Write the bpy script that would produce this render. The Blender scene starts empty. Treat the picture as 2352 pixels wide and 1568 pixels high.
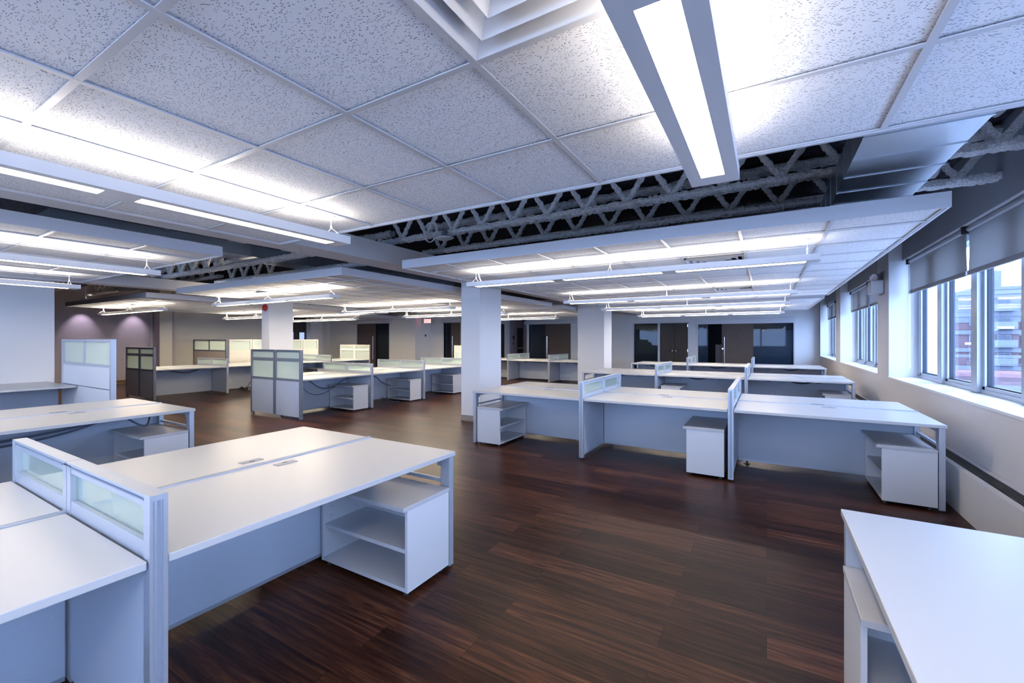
import bpy, math, random
from mathutils import Vector, Matrix
random.seed(7)
C = bpy.context.scene
COL = C.collection
R = math.radians

# ---------------------------------------------------------------- camera
cd = bpy.data.cameras.new('camera')
cam = bpy.data.objects.new('camera', cd)
COL.objects.link(cam)
cd.sensor_fit = 'HORIZONTAL'; cd.sensor_width = 36.0
cd.lens = 995.2 / 2352.0 * 36.0
cd.shift_y = -4.1 / 2352.0
cd.clip_start = 0.05; cd.clip_end = 600
cam.location = (0, 0, 1.443)
cam.rotation_euler = (math.pi / 2, 0, 0.5312)
C.camera = cam

# ---------------------------------------------------------------- world, exposure
w = bpy.data.worlds.new('overcast_sky'); C.world = w; w.use_nodes = True
nt = w.node_tree; nt.nodes.clear()
wo = nt.nodes.new('ShaderNodeOutputWorld'); bg = nt.nodes.new('ShaderNodeBackground')
tc = nt.nodes.new('ShaderNodeTexCoord'); mp = nt.nodes.new('ShaderNodeMapping')
mp.inputs['Scale'].default_value = (1.5, 1.5, 9)
nz = nt.nodes.new('ShaderNodeTexNoise'); nz.inputs['Scale'].default_value = 1.6
cr = nt.nodes.new('ShaderNodeValToRGB')
cr.color_ramp.elements[0].position = .35; cr.color_ramp.elements[0].color = (.44, .60, .98, 1)
cr.color_ramp.elements[1].position = .65; cr.color_ramp.elements[1].color = (.54, .69, 1.0, 1)
nt.links.new(tc.outputs['Generated'], mp.inputs['Vector']); nt.links.new(mp.outputs[0], nz.inputs['Vector'])
nt.links.new(nz.outputs[0], cr.inputs[0]); nt.links.new(cr.outputs[0], bg.inputs[0])
bg.inputs[1].default_value = 8.0
nt.links.new(bg.outputs[0], wo.inputs[0])

C.view_settings.view_transform = 'Standard'
C.view_settings.look = 'None'
C.view_settings.gamma = 1.0
C.view_settings.use_curve_mapping = False
C.view_settings.exposure = 1.1
cy = C.cycles
cy.use_denoising = True
cy.max_bounces = 8; cy.diffuse_bounces = 5; cy.glossy_bounces = 4; cy.transmission_bounces = 6
cy.transparent_max_bounces = 16
cy.sample_clamp_indirect = 6.0
cy.caustics_reflective = False; cy.caustics_refractive = False

LENS_E, UP_E = 14.0, 4.8   # lenses of the deep lamps are boosted and warmed to brighten the far room
WARM = (1.0, .87, .72)
WARM2 = (1.0, .83, .62)

def portal(name, loc, rot, sx, sy):
    l = bpy.data.lights.new(name, 'AREA'); l.shape = 'RECTANGLE'; l.size = sx; l.size_y = sy
    l.cycles.is_portal = True
    o = bpy.data.objects.new(name, l); COL.objects.link(o); o.location = loc; o.rotation_euler = rot
    return o

# ---------------------------------------------------------------- materials
def mat(name, col, rough=.5, metal=0.0, emit=None, es=0, spec=.5):
    m = bpy.data.materials.new(name); m.use_nodes = True
    b = m.node_tree.nodes['Principled BSDF']
    b.inputs['Base Color'].default_value = (*col, 1)
    b.inputs['Roughness'].default_value = rough
    b.inputs['Metallic'].default_value = metal
    b.inputs['Specular IOR Level'].default_value = spec
    if emit:
        b.inputs['Emission Color'].default_value = (*emit, 1); b.inputs['Emission Strength'].default_value = es
    return m

def N(m, t, **kw):
    n = m.node_tree.nodes.new(t)
    for k, v in kw.items():
        if k in n.inputs: n.inputs[k].default_value = v
        else: setattr(n, k, v)
    return n

def L(m, a, b): m.node_tree.links.new(a, b)

def noisy(m, scale=40, amt=.06, bump=.0, bscale=200, stretch=(1, 1, 1)):
    """procedural mottling and fine bump on a principled material"""
    b = m.node_tree.nodes['Principled BSDF']
    c = tuple(b.inputs['Base Color'].default_value)
    t = N(m, 'ShaderNodeTexCoord'); mp = N(m, 'ShaderNodeMapping'); mp.inputs['Scale'].default_value = stretch
    L(m, t.outputs['Object'], mp.inputs[0])
    n = N(m, 'ShaderNodeTexNoise', Scale=scale, Detail=3.0); L(m, mp.outputs[0], n.inputs['Vector'])
    r = N(m, 'ShaderNodeValToRGB')
    r.color_ramp.elements[0].position = .3; r.color_ramp.elements[1].position = .7
    r.color_ramp.elements[0].color = tuple(max(0, x * (1 - amt)) for x in c[:3]) + (1,)
    r.color_ramp.elements[1].color = tuple(min(1, x * (1 + amt)) for x in c[:3]) + (1,)
    L(m, n.outputs[0], r.inputs[0]); L(m, r.outputs[0], b.inputs['Base Color'])
    if bump:
        n2 = N(m, 'ShaderNodeTexNoise', Scale=bscale, Detail=4.0); L(m, mp.outputs[0], n2.inputs['Vector'])
        bp = N(m, 'ShaderNodeBump', Strength=bump, Distance=.01)
        L(m, n2.outputs[0], bp.inputs['Height']); L(m, bp.outputs[0], b.inputs['Normal'])
    return m

M = {}
M['laminate'] = noisy(mat('white_laminate', (.52, .525, .54), .32), 300, .015)
M['lamside'] = noisy(mat('white_melamine', (.61, .62, .65), .45), 300, .015)
M['pedtop'] = noisy(mat('pale_laminate', (.48, .48, .50), .35), 300, .02)
M['fabric'] = noisy(mat('grey_panel_fabric', (.50, .55, .64), .85), 500, .06, .15, 700)
M['taupe'] = noisy(mat('taupe_panel_fabric', (.36, .31, .30), .9), 500, .06, .15, 700)
M['cream'] = noisy(mat('cream_panel', (.70, .67, .60), .7), 300, .03)
M['metal'] = noisy(mat('silver_paint_metal', (.50, .54, .61), .38, .55), 200, .03)
M['dmetal'] = noisy(mat('dark_slot_metal', (.16, .18, .22), .5, .5), 200, .03)
M['slate'] = noisy(mat('slate_metal', (.22, .25, .31), .45, .3), 200, .03)
M['port'] = noisy(mat('grey_port_metal', (.30, .33, .37), .45, .2), 200, .03)
M['groove'] = noisy(mat('grey_blue_groove', (.22, .26, .34), .6, .0), 200, .03)
M['black'] = noisy(mat('black_plastic', (.015, .015, .018), .45), 200, .1)
M['cable'] = noisy(mat('grey_blue_cable', (.09, .11, .16), .5), 200, .1)
M['wcable'] = noisy(mat('white_cable', (.70, .72, .75), .5), 200, .05)
M['paint'] = noisy(mat('light_wall_paint', (.71, .72, .75), .75), 60, .012, .05, 500)
M['pier'] = noisy(mat('window_wall_paint', (.64, .62, .63), .6), 60, .015, .05, 500)
M['soffit'] = noisy(mat('shaded_soffit_paint', (.34, .37, .42), .7), 60, .02, .05, 500)  # wall paint darkened to carry the shade above the ceiling clouds
M['reveal'] = noisy(mat('white_reveal_paint', (.68, .69, .72), .6), 60, .01)
M['purple'] = noisy(mat('mauve_wall_paint', (.40, .36, .41), .75), 60, .02, .05, 500)
M['greige'] = noisy(mat('greige_wall_paint', (.66, .65, .62), .75), 60, .02, .05, 500)
M['warmwall'] = noisy(mat('warm_white_wall_paint', (.76, .75, .74), .7), 60, .015, .05, 500)
M['white_metal'] = noisy(mat('white_fascia_metal', (.58, .60, .66), .42, .15), 200, .01)
M['lampwhite'] = noisy(mat('white_lamp_metal', (.72, .74, .78), .4, .1), 200, .01)
M['grid'] = noisy(mat('white_grid_metal', (.66, .68, .72), .35, .2), 200, .01)
M['base'] = noisy(mat('taupe_vinyl_base', (.30, .27, .26), .5), 80, .04)
M['woodbase'] = noisy(mat('brown_wood_base', (.16, .07, .03), .4), 30, .2, stretch=(1, 8, 1))
M['brass'] = noisy(mat('brown_metal_strip', (.45, .36, .26), .3, .7), 80, .04)
M['darkdoor'] = noisy(mat('dark_wood_door', (.035, .025, .022), .45), 12, .25, stretch=(1, 1, .15))
M['browndoor'] = noisy(mat('brown_wood_door', (.085, .060, .052), .5), 14, .18, stretch=(6, 6, .4))
M['steel'] = noisy(mat('brushed_steel', (.75, .75, .75), .25, 1.0), 200, .03)
M['chrome'] = noisy(mat('chrome', (.85, .85, .85), .1, 1.0), 200, .01)
M['fp'] = noisy(mat('sprayed_fireproofing', (.86, .88, .92), .95), 90, .35, .8, 120)
M['deck'] = noisy(mat('dark_roof_deck', (.05, .05, .06), .95), 20, .6, 1.0, 60)
M['red'] = noisy(mat('red_paint', (.45, .02, .02), .3), 200, .05)
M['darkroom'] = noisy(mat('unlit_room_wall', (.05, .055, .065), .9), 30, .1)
M['shade'] = noisy(mat('grey_shade_cloth', (.36, .37, .40), .9), 12, .06, .2, 600, stretch=(1, 1, .1))
M['hem'] = noisy(mat('shade_hem_cloth', (.30, .29, .30), .9), 300, .08)
M['sillw'] = noisy(mat('white_sill', (.74, .75, .77), .4), 60, .01)
M['alu'] = noisy(mat('window_aluminium', (.42, .46, .52), .35, .4), 200, .02)
M['gasket'] = noisy(mat('dark_gasket', (.02, .03, .05), .6), 200, .02)
M['grille'] = noisy(mat('dark_grille', (.08, .08, .085), .4, .5), 200, .05)
M['rad'] = noisy(mat('radiator_cover_paint', (.62, .61, .62), .4), 60, .01)
M['brick'] = mat('red_brick', (.12, .03, .03), .9)
M['concrete'] = noisy(mat('pale_concrete', (.13, .145, .18), .9), 3, .08)
M['facade2'] = noisy(mat('grey_brick', (.11, .11, .14), .9), 3, .1)
M['winglass'] = noisy(mat('dark_building_glass', (.04, .06, .09), .2), 1, .2)
M['metalroof'] = mat('blue_metal_roof', (.05, .09, .16), .4)
M['bounce_asphalt'] = noisy(mat('bounce_asphalt', (.52, .53, .56), .9), 1, .1)  # ground kept extra pale to bounce daylight up onto the ceiling
M['bark'] = noisy(mat('bare_branches', (.16, .13, .15), .9), 5, .2)
M['leaf'] = noisy(mat('bare_twig_mass', (.24, .20, .26), .95), 2, .4)
M['foot'] = noisy(mat('black_leveller', (.03, .03, .03), .5), 200, .1)
M['redletter'] = mat('exit_sign_red', (.8, .05, .05), .5, emit=(1, .05, .05), es=2.5)
M['signface'] = mat('exit_sign_face', (.9, .5, .5), .5, emit=(1, .35, .33), es=1.0)
M['banner'] = noisy(mat('pale_red_banner', (.75, .35, .42), .8), 2, .1)
M['bannertext'] = mat('white_banner_letters', (.95, .95, .95), .8)
M['bluepane'] = mat('daylight_glow_pane', (.2, .25, .5), .3, emit=(.22, .28, .60), es=1.0)  # emission stands in for daylight behind the far panes

for k, ax in (('brick', 1), ('metalroof', 0)):
    m = M[k]; b = m.node_tree.nodes['Principled BSDF']
    t = N(m, 'ShaderNodeTexCoord')
    if k == 'brick':
        br = N(m, 'ShaderNodeTexBrick', Scale=1.0)
        br.inputs['Color1'].default_value = (.12, .02, .025, 1); br.inputs['Color2'].default_value = (.08, .015, .02, 1)
        br.inputs['Mortar'].default_value = (.12, .08, .09, 1)
        br.inputs['Brick Width'].default_value = .6; br.inputs['Row Height'].default_value = .25
        L(m, t.outputs['Object'], br.inputs['Vector']); L(m, br.outputs[0], b.inputs['Base Color'])
    else:
        wv = N(m, 'ShaderNodeTexWave', Scale=.35); L(m, t.outputs['Object'], wv.inputs['Vector'])
        r = N(m, 'ShaderNodeValToRGB'); r.color_ramp.elements[0].color = (.035, .07, .13, 1)
        r.color_ramp.elements[1].position = .9; r.color_ramp.elements[1].color = (.10, .15, .24, 1)
        L(m, wv.outputs[0], r.inputs[0]); L(m, r.outputs[0], b.inputs['Base Color'])

# lamp lens: a diffuser that gives light, slightly uneven along its face
def lens_mat(name, col, s):
    m = mat(name, (.9, .9, .9), .4, emit=col, es=s)
    b = m.node_tree.nodes['Principled BSDF']
    t = N(m, 'ShaderNodeTexCoord'); n = N(m, 'ShaderNodeTexNoise', Scale=3.0); L(m, t.outputs['Object'], n.inputs['Vector'])
    r = N(m, 'ShaderNodeMapRange'); r.inputs['To Min'].default_value = s * .9; r.inputs['To Max'].default_value = s * 1.1
    L(m, n.outputs[0], r.inputs[0]); L(m, r.outputs[0], b.inputs['Emission Strength'])
    return m
M['lens'] = lens_mat('lamp_lens', WARM, LENS_E)
M['uplens'] = lens_mat('lamp_top_lens', WARM, UP_E)
M['lens_deep'] = lens_mat('lamp_lens_boosted', WARM2, LENS_E * 3.0)
M['uplens_deep'] = lens_mat('lamp_top_lens_boosted', WARM2, UP_E * 2.4)

# mineral-fibre ceiling tile with short dark fissures
def tile_mat():
    m = mat('fissured_ceiling_tile', (.8, .8, .8), .9); b = m.node_tree.nodes['Principled BSDF']
    t = N(m, 'ShaderNodeTexCoord')
    nw = N(m, 'ShaderNodeTexNoise', Scale=14.0, Detail=1.0); L(m, t.outputs['Object'], nw.inputs['Vector'])
    sc = N(m, 'ShaderNodeVectorMath', operation='SCALE'); sc.inputs['Scale'].default_value = .06
    L(m, nw.outputs['Color'], sc.inputs[0])
    ad = N(m, 'ShaderNodeVectorMath', operation='ADD'); L(m, t.outputs['Object'], ad.inputs[0]); L(m, sc.outputs[0], ad.inputs[1])
    mp = N(m, 'ShaderNodeMapping'); mp.inputs['Scale'].default_value = (85, 175, 1); mp.inputs['Rotation'].default_value = (0, 0, .5)
    L(m, ad.outputs[0], mp.inputs[0])
    v = N(m, 'ShaderNodeTexVoronoi', Scale=1.0); v.voronoi_dimensions = '2D'; L(m, mp.outputs[0], v.inputs['Vector'])
    lt = N(m, 'ShaderNodeMath', operation='LESS_THAN'); L(m, v.outputs['Distance'], lt.inputs[0]); lt.inputs[1].default_value = .27
    sp = N(m, 'ShaderNodeSeparateColor'); L(m, v.outputs['Color'], sp.inputs[0])
    gt = N(m, 'ShaderNodeMath', operation='GREATER_THAN'); L(m, sp.outputs[0], gt.inputs[0]); gt.inputs[1].default_value = .62
    mu = N(m, 'ShaderNodeMath', operation='MULTIPLY'); L(m, lt.outputs[0], mu.inputs[0]); L(m, gt.outputs[0], mu.inputs[1])
    # pin dots
    mp2 = N(m, 'ShaderNodeMapping'); mp2.inputs['Scale'].default_value = (190, 190, 1); L(m, t.outputs['Object'], mp2.inputs[0])
    v2 = N(m, 'ShaderNodeTexVoronoi', Scale=1.0); v2.voronoi_dimensions = '2D'; L(m, mp2.outputs[0], v2.inputs['Vector'])
    lt2 = N(m, 'ShaderNodeMath', operation='LESS_THAN'); L(m, v2.outputs['Distance'], lt2.inputs[0]); lt2.inputs[1].default_value = .22
    s2 = N(m, 'ShaderNodeSeparateColor'); L(m, v2.outputs['Color'], s2.inputs[0])
    g2 = N(m, 'ShaderNodeMath', operation='GREATER_THAN'); L(m, s2.outputs[0], g2.inputs[0]); g2.inputs[1].default_value = .6
    m2 = N(m, 'ShaderNodeMath', operation='MULTIPLY'); L(m, lt2.outputs[0], m2.inputs[0]); L(m, g2.outputs[0], m2.inputs[1])
    h2 = N(m, 'ShaderNodeMath', operation='MULTIPLY'); L(m, m2.outputs[0], h2.inputs[0]); h2.inputs[1].default_value = .35
    mx = N(m, 'ShaderNodeMath', operation='MAXIMUM'); L(m, mu.outputs[0], mx.inputs[0]); L(m, h2.outputs[0], mx.inputs[1])
    mix = N(m, 'ShaderNodeMix'); mix.data_type = 'RGBA'
    mix.inputs['A'].default_value = (.88, .90, .94, 1); mix.inputs['B'].default_value = (.34, .35, .40, 1)
    L(m, mx.outputs[0], mix.inputs['Factor']); L(m, mix.outputs['Result'], b.inputs['Base Color'])
    return m
M['tile'] = tile_mat()

# dark plank floor, boards running across the room
def floor_mat():
    m = mat('dark_plank_floor', (.04, .02, .015), .3); b = m.node_tree.nodes['Principled BSDF']
    t = N(m, 'ShaderNodeTexCoord')
    br = N(m, 'ShaderNodeTexBrick', Scale=1.0); br.offset = .37; br.offset_frequency = 2
    br.inputs['Brick Width'].default_value = 1.2; br.inputs['Row Height'].default_value = .175
    br.inputs['Mortar Size'].default_value = .0012; br.inputs['Mortar Smooth'].default_value = .2
    br.inputs['Color1'].default_value = (0, 0, 0, 1); br.inputs['Color2'].default_value = (1, 1, 1, 1)
    br.inputs['Mortar'].default_value = (0, 0, 0, 1); br.inputs['Bias'].default_value = 0
    L(m, t.outputs['Object'], br.inputs['Vector'])
    # per-board shift of the grain
    sx = N(m, 'ShaderNodeVectorMath', operation='SCALE'); sx.inputs['Scale'].default_value = 7.3; L(m, br.outputs['Color'], sx.inputs[0])
    ad = N(m, 'ShaderNodeVectorMath', operation='ADD'); L(m, t.outputs['Object'], ad.inputs[0]); L(m, sx.outputs[0], ad.inputs[1])
    mp = N(m, 'ShaderNodeMapping'); mp.inputs['Scale'].default_value = (.85, 17, 1); L(m, ad.outputs[0], mp.inputs[0])
    n = N(m, 'ShaderNodeTexNoise', Scale=2.2, Detail=8.0, Roughness=.68, Distortion=.8); L(m, mp.outputs[0], n.inputs['Vector'])
    r = N(m, 'ShaderNodeValToRGB')
    e = r.color_ramp.elements
    e[0].position = .28; e[0].color = (.009, .0022, .0018, 1); e[1].position = .75; e[1].color = (.165, .070, .031, 1)
    x = e.new(.45); x.color = (.033, .0115, .0075, 1); x = e.new(.6); x.color = (.082, .031, .015, 1)
    L(m, n.outputs[0], r.inputs[0])
    mr = N(m, 'ShaderNodeMapRange'); mr.inputs['To Min'].default_value = .4; mr.inputs['To Max'].default_value = 1.45
    L(m, br.outputs['Color'], mr.inputs[0])
    mu = N(m, 'ShaderNodeVectorMath', operation='SCALE'); L(m, r.outputs[0], mu.inputs[0]); L(m, mr.outputs[0], mu.inputs['Scale'])
    inv = N(m, 'ShaderNodeMath', operation='SUBTRACT'); inv.inputs[0].default_value = 1.0; L(m, br.outputs['Fac'], inv.inputs[1])
    mu2 = N(m, 'ShaderNodeVectorMath', operation='SCALE'); L(m, mu.outputs[0], mu2.inputs[0]); L(m, inv.outputs[0], mu2.inputs['Scale'])
    L(m, mu2.outputs[0], b.inputs['Base Color'])
    rr = N(m, 'ShaderNodeMapRange'); rr.inputs['To Min'].default_value = .27; rr.inputs['To Max'].default_value = .40
    b.inputs['IOR'].default_value = 1.3
    L(m, n.outputs[0], rr.inputs[0]); L(m, rr.outputs[0], b.inputs['Roughness'])
    bp = N(m, 'ShaderNodeBump', Strength=.22, Distance=.004); L(m, n.outputs[0], bp.inputs['Height']); L(m, bp.outputs[0], b.inputs['Normal'])
    b.inputs['Specular IOR Level'].default_value = .3
    return m
M['floor'] = floor_mat()

# galvanised duct
def galv():
    m = mat('galvanised_steel', (.55, .60, .66), .32, .95); b = m.node_tree.nodes['Principled BSDF']
    t = N(m, 'ShaderNodeTexCoord'); v = N(m, 'ShaderNodeTexVoronoi', Scale=60.0); L(m, t.outputs['Object'], v.inputs['Vector'])
    s = N(m, 'ShaderNodeSeparateColor'); L(m, v.outputs['Color'], s.inputs[0])
    r = N(m, 'ShaderNodeMapRange'); r.inputs['To Min'].default_value = .30; r.inputs['To Max'].default_value = .38
    L(m, s.outputs[0], r.inputs[0]); L(m, r.outputs[0], b.inputs['Roughness'])
    return m
M['galv'] = galv()

def glass(name, tint=(1, 1, 1), refl=1.0, rough=.0, milky=0.0, milk=(.8, .9, .86)):
    m = bpy.data.materials.new(name); m.use_nodes = True; nt = m.node_tree; nt.nodes.clear()
    o = nt.nodes.new('ShaderNodeOutputMaterial'); tr = nt.nodes.new('ShaderNodeBsdfTransparent'); tr.inputs[0].default_value = (*tint, 1)
    gl = nt.nodes.new('ShaderNodeBsdfGlossy'); gl.inputs['Roughness'].default_value = rough
    lw = nt.nodes.new('ShaderNodeLayerWeight'); lw.inputs['Blend'].default_value = .5
    pw = nt.nodes.new('ShaderNodeMath'); pw.operation = 'POWER'; pw.inputs[1].default_value = 5.0
    nt.links.new(lw.outputs['Facing'], pw.inputs[0])
    mu = nt.nodes.new('ShaderNodeMath'); mu.operation = 'MULTIPLY_ADD'; mu.inputs[1].default_value = .9 * min(refl, 1); mu.inputs[2].default_value = .03 * refl
    nt.links.new(pw.outputs[0], mu.inputs[0])
    mx = nt.nodes.new('ShaderNodeMixShader'); nt.links.new(mu.outputs[0], mx.inputs[0])
    base = tr.outputs[0]
    if milky:
        df = nt.nodes.new('ShaderNodeBsdfDiffuse'); df.inputs[0].default_value = (*milk, 1)
        tl = nt.nodes.new('ShaderNodeBsdfTranslucent'); tl.inputs[0].default_value = (*milk, 1)
        a = nt.nodes.new('ShaderNodeMixShader'); a.inputs[0].default_value = .5
        nt.links.new(df.outputs[0], a.inputs[1]); nt.links.new(tl.outputs[0], a.inputs[2])
        c = nt.nodes.new('ShaderNodeMixShader'); c.inputs[0].default_value = milky
        nt.links.new(tr.outputs[0], c.inputs[1]); nt.links.new(a.outputs[0], c.inputs[2]); base = c.outputs[0]
    nt.links.new(base, mx.inputs[1]); nt.links.new(gl.outputs[0], mx.inputs[2]); nt.links.new(mx.outputs[0], o.inputs[0])
    return m
def cloth_mat():
    m = bpy.data.materials.new('translucent_shade_cloth'); m.use_nodes = True; nt = m.node_tree; nt.nodes.clear()
    o = nt.nodes.new('ShaderNodeOutputMaterial'); d = nt.nodes.new('ShaderNodeBsdfDiffuse'); t = nt.nodes.new('ShaderNodeBsdfTranslucent')
    x = nt.nodes.new('ShaderNodeMixShader'); x.inputs[0].default_value = .36
    tc = nt.nodes.new('ShaderNodeTexCoord'); n = nt.nodes.new('ShaderNodeTexNoise'); n.inputs['Scale'].default_value = 400
    r = nt.nodes.new('ShaderNodeValToRGB'); r.color_ramp.elements[0].color = (.48, .49, .51, 1); r.color_ramp.elements[1].color = (.58, .59, .61, 1)
    nt.links.new(tc.outputs['Object'], n.inputs['Vector']); nt.links.new(n.outputs[0], r.inputs[0])
    nt.links.new(r.outputs[0], d.inputs[0]); t.inputs[0].default_value = (.5, .5, .5, 1)
    nt.links.new(d.outputs[0], x.inputs[1]); nt.links.new(t.outputs[0], x.inputs[2]); nt.links.new(x.outputs[0], o.inputs[0])
    return m
M['shade'] = cloth_mat()
M['glass'] = glass('clear_window_glass', (.84, .88, .92), 1.0)
M['frost'] = glass('frosted_green_glass', (.86, .97, .92), .8, .15, .78, (.78, .86, .82))
M['frostclear'] = glass('lightly_frosted_glass', (.88, .97, .95), .8, .1, .35, (.66, .77, .75))
M['darkglass'] = glass('dark_room_glass', (.45, .5, .55), .6, .01, .12, (.25, .32, .42))
M['bluefilm'] = glass('blue_film_glass', (.4, .5, .6), .7, .03, .45, (.10, .16, .26))

# ---------------------------------------------------------------- mesh helpers
class MB:
    def __init__(s): s.v = []; s.f = []; s.m = []
    def box(s, x0, x1, y0, y1, z0, z1, mi=0):
        if x0 > x1: x0, x1 = x1, x0
        if y0 > y1: y0, y1 = y1, y0
        n = len(s.v)
        s.v += [(x0, y0, z0), (x1, y0, z0), (x1, y1, z0), (x0, y1, z0), (x0, y0, z1), (x1, y0, z1), (x1, y1, z1), (x0, y1, z1)]
        s.f += [tuple(n + i for i in q) for q in ((0, 3, 2, 1), (4, 5, 6, 7), (0, 1, 5, 4), (1, 2, 6, 5), (2, 3, 7, 6), (3, 0, 4, 7))]
        s.m += [mi] * 6; return s
    def prism(s, pts, z0, z1, mi=0):
        n = len(s.v); k = len(pts)
        s.v += [(x, y, z0) for x, y in pts] + [(x, y, z1) for x, y in pts]
        s.f += [tuple(n + i for i in reversed(range(k))), tuple(n + k + i for i in range(k))]
        s.f += [(n + i, n + (i + 1) % k, n + k + (i + 1) % k, n + k + i) for i in range(k)]
        s.m += [mi] * (k + 2); return s
    def tube(s, pts, r, n=6, mi=0, jit=0.0, closed=False, cap=True, rnd=random):
        P_ = [Vector(p) for p in pts]; k0 = len(s.v); K = len(P_)
        for i, p in enumerate(P_):
            a = P_[(i - 1) % K] if (i or closed) else p; b = P_[(i + 1) % K] if (i < K - 1 or closed) else p
            d = (b - a).normalized() if (b - a).length > 1e-9 else Vector((0, 0, 1))
            u = d.cross(Vector((0, 0, 1)) if abs(d.z) < .9 else Vector((1, 0, 0))).normalized(); v = d.cross(u)
            for j in range(n):
                an = 2 * math.pi * j / n; rr = (r[i] if isinstance(r, (list, tuple)) else r) * (1 + (rnd.random() - .5) * 2 * jit)
                s.v.append(tuple(p + u * math.cos(an) * rr + v * math.sin(an) * rr))
        for i in range(K if closed else K - 1):
            for j in range(n):
                a = k0 + i * n + j; b = k0 + i * n + (j + 1) % n; i2 = (i + 1) % K
                s.f.append((a, k0 + i2 * n + j, k0 + i2 * n + (j + 1) % n, b)); s.m.append(mi)
        if cap and not closed:
            s.f.append(tuple(k0 + j for j in range(n))); s.f.append(tuple(k0 + (K - 1) * n + j for j in reversed(range(n)))); s.m += [mi, mi]
        return s
    def cyl(s, c, r, h, ax='z', n=16, mi=0):
        c = Vector(c); d = {'x': Vector((h, 0, 0)), 'y': Vector((0, h, 0)), 'z': Vector((0, 0, h))}[ax]
        return s.tube([c, c + d], r, n, mi)
    def mesh(s, name, mats):
        me = bpy.data.meshes.new(name); me.from_pydata(s.v, [], s.f)
        for m in mats: me.materials.append(M[m])
        for p, i in zip(me.polygons, s.m): p.material_index = i
        me.update(); return me

CACHE = {}
def part(name, key, fn, mats, parent=None, loc=(0, 0, 0), rz=0, bevel=0, smooth=False):
    """one mesh object; meshes with the same key are shared"""
    me = CACHE.get(key) if key else None
    if me is None:
        mb = MB(); fn(mb); me = mb.mesh(name, mats if isinstance(mats, (list, tuple)) else [mats])
        if smooth:
            for p in me.polygons: p.use_smooth = True
        if key: CACHE[key] = me
    o = bpy.data.objects.new(name, me); COL.objects.link(o); o.location = loc; o.rotation_euler = (0, 0, rz)
    if parent: o.parent = parent
    if bevel:
        b = o.modifiers.new('edge', 'BEVEL'); b.width = bevel; b.segments = 2; b.limit_method = 'ANGLE'
    return o
def tag(o, label, cat, group=None):
    o['label'] = label; o['category'] = cat
    if group: o['group'] = group
    return o
def thing(name, label, cat, loc=(0, 0, 0), rz=0, group=None):
    o = bpy.data.objects.new(name, None); COL.objects.link(o); o.empty_display_size = .1
    o.location = loc; o.rotation_euler = (0, 0, rz)
    return tag(o, label, cat, group)
def struct(name, fn, mats, parent=None, loc=(0, 0, 0), bevel=0):
    o = part(name, None, fn, mats, parent, loc, bevel=bevel)
    if not parent: o['kind'] = 'structure'
    return o

# ================================================================ ROOM SHELL
BY = 18.3      # back wall with the glass fronts
struct('floor', lambda b: b.box(-19.2, 2.3, -4.6, 21, -.12, 0), ['floor'])
struct('ceiling', lambda b: b.box(-19.2, 2.3, -4.6, 21, 3.30, 3.55), ['deck'])

# --- window wall (right): piers, sill walls, soffits, reveals
niches = [(-5.1, -1.45), (-.72, 3.52), (4.25, 8.46), (9.2, 13.42), (14.15, 18.05)]
XW, XS, XG = 1.575, 1.73, 1.90
def wall_right(b):
    b.box(XW, 2.2, -4.6, BY, 0, .87)                        # wall below the sills
    prev = -4.6
    for y0, y1 in niches:
        if y0 > prev: b.box(XW, 2.2, prev, y0, .87, 3.42)
        prev = y1
    b.box(XW, 2.2, prev, BY + .2, .87, 3.42)
struct('wall_right', wall_right, ['pier'])
for i, (y0, y1) in enumerate(niches):
    ya = max(y0, -4.6)
    struct('trim_%d' % (i + 1), lambda b: b.box(XS, 2.2, ya, y1, 2.615, 3.42), ['soffit'])
    o = struct('window_%d' % (i + 1), lambda b: (
        b.box(XG, XG + .09, ya + .006, ya + .10, .925, 2.61), b.box(XG, XG + .09, y1 - .10, y1 - .006, .925, 2.61),
        b.box(XG, XG + .09, ya + .006, y1 - .006, .885, .935), b.box(XG, XG + .09, ya + .006, y1 - .006, 2.56, 2.612)), ['alu'])
    n = 4; st = (y1 - y0) / n
    struct('window_sill', lambda b: b.box(XW - .012, XG + .02, ya + .003, y1 - .003, .868, .893), ['sillw'], o, bevel=.002)
    struct('reveal_lining', lambda b: (b.box(XW + .004, XG, y1 - .006, y1 + .001, .893, 2.9 if 0 else 2.614), b.box(XW + .004, XG, ya - .001, ya + .006, .893, 2.614),
                                b.box(XS + .004, XG, ya, y1, 2.608, 2.6145)), ['reveal'], o)
    for k in range(1, n):
        ym = y0 + st * k
        if ym < -4.5: continue
        struct('mullion', lambda b: b.box(XG - .03, XG + .09, ym - .075, ym + .075, .9, 2.6), ['alu'], o)
    for k in range(n):
        a = y0 + st * k + .075; c = y0 + st * (k + 1) - .075
        if c < -4.5: continue
        a = max(a, -4.5)
        struct('sash', lambda b: (b.box(XG + .01, XG + .07, a, a + .055, .93, 2.57), b.box(XG + .01, XG + .07, c - .055, c, .93, 2.57),
                                  b.box(XG + .01, XG + .07, a, c, .93, .965), b.box(XG + .01, XG + .07, a, c, 2.53, 2.57),
                                  b.box(XG + .03, XG + .075, a + .055, a + .067, .965, 2.53, 1), b.box(XG + .03, XG + .075, c - .067, c - .055, .965, 2.53, 1),
                                  b.box(XG + .03, XG + .075, a + .055, c - .055, .965, .977, 1)), ['alu', 'gasket'], o)
        struct('pane', lambda b: b.box(XG + .045, XG + .05, a + .055, c - .055, .96, 2.55), ['glass'], o)
    portal('window_portal', (XG + .25, (ya + y1) / 2, 1.75), (0, R(90), 0), 1.7, y1 - ya)

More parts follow.
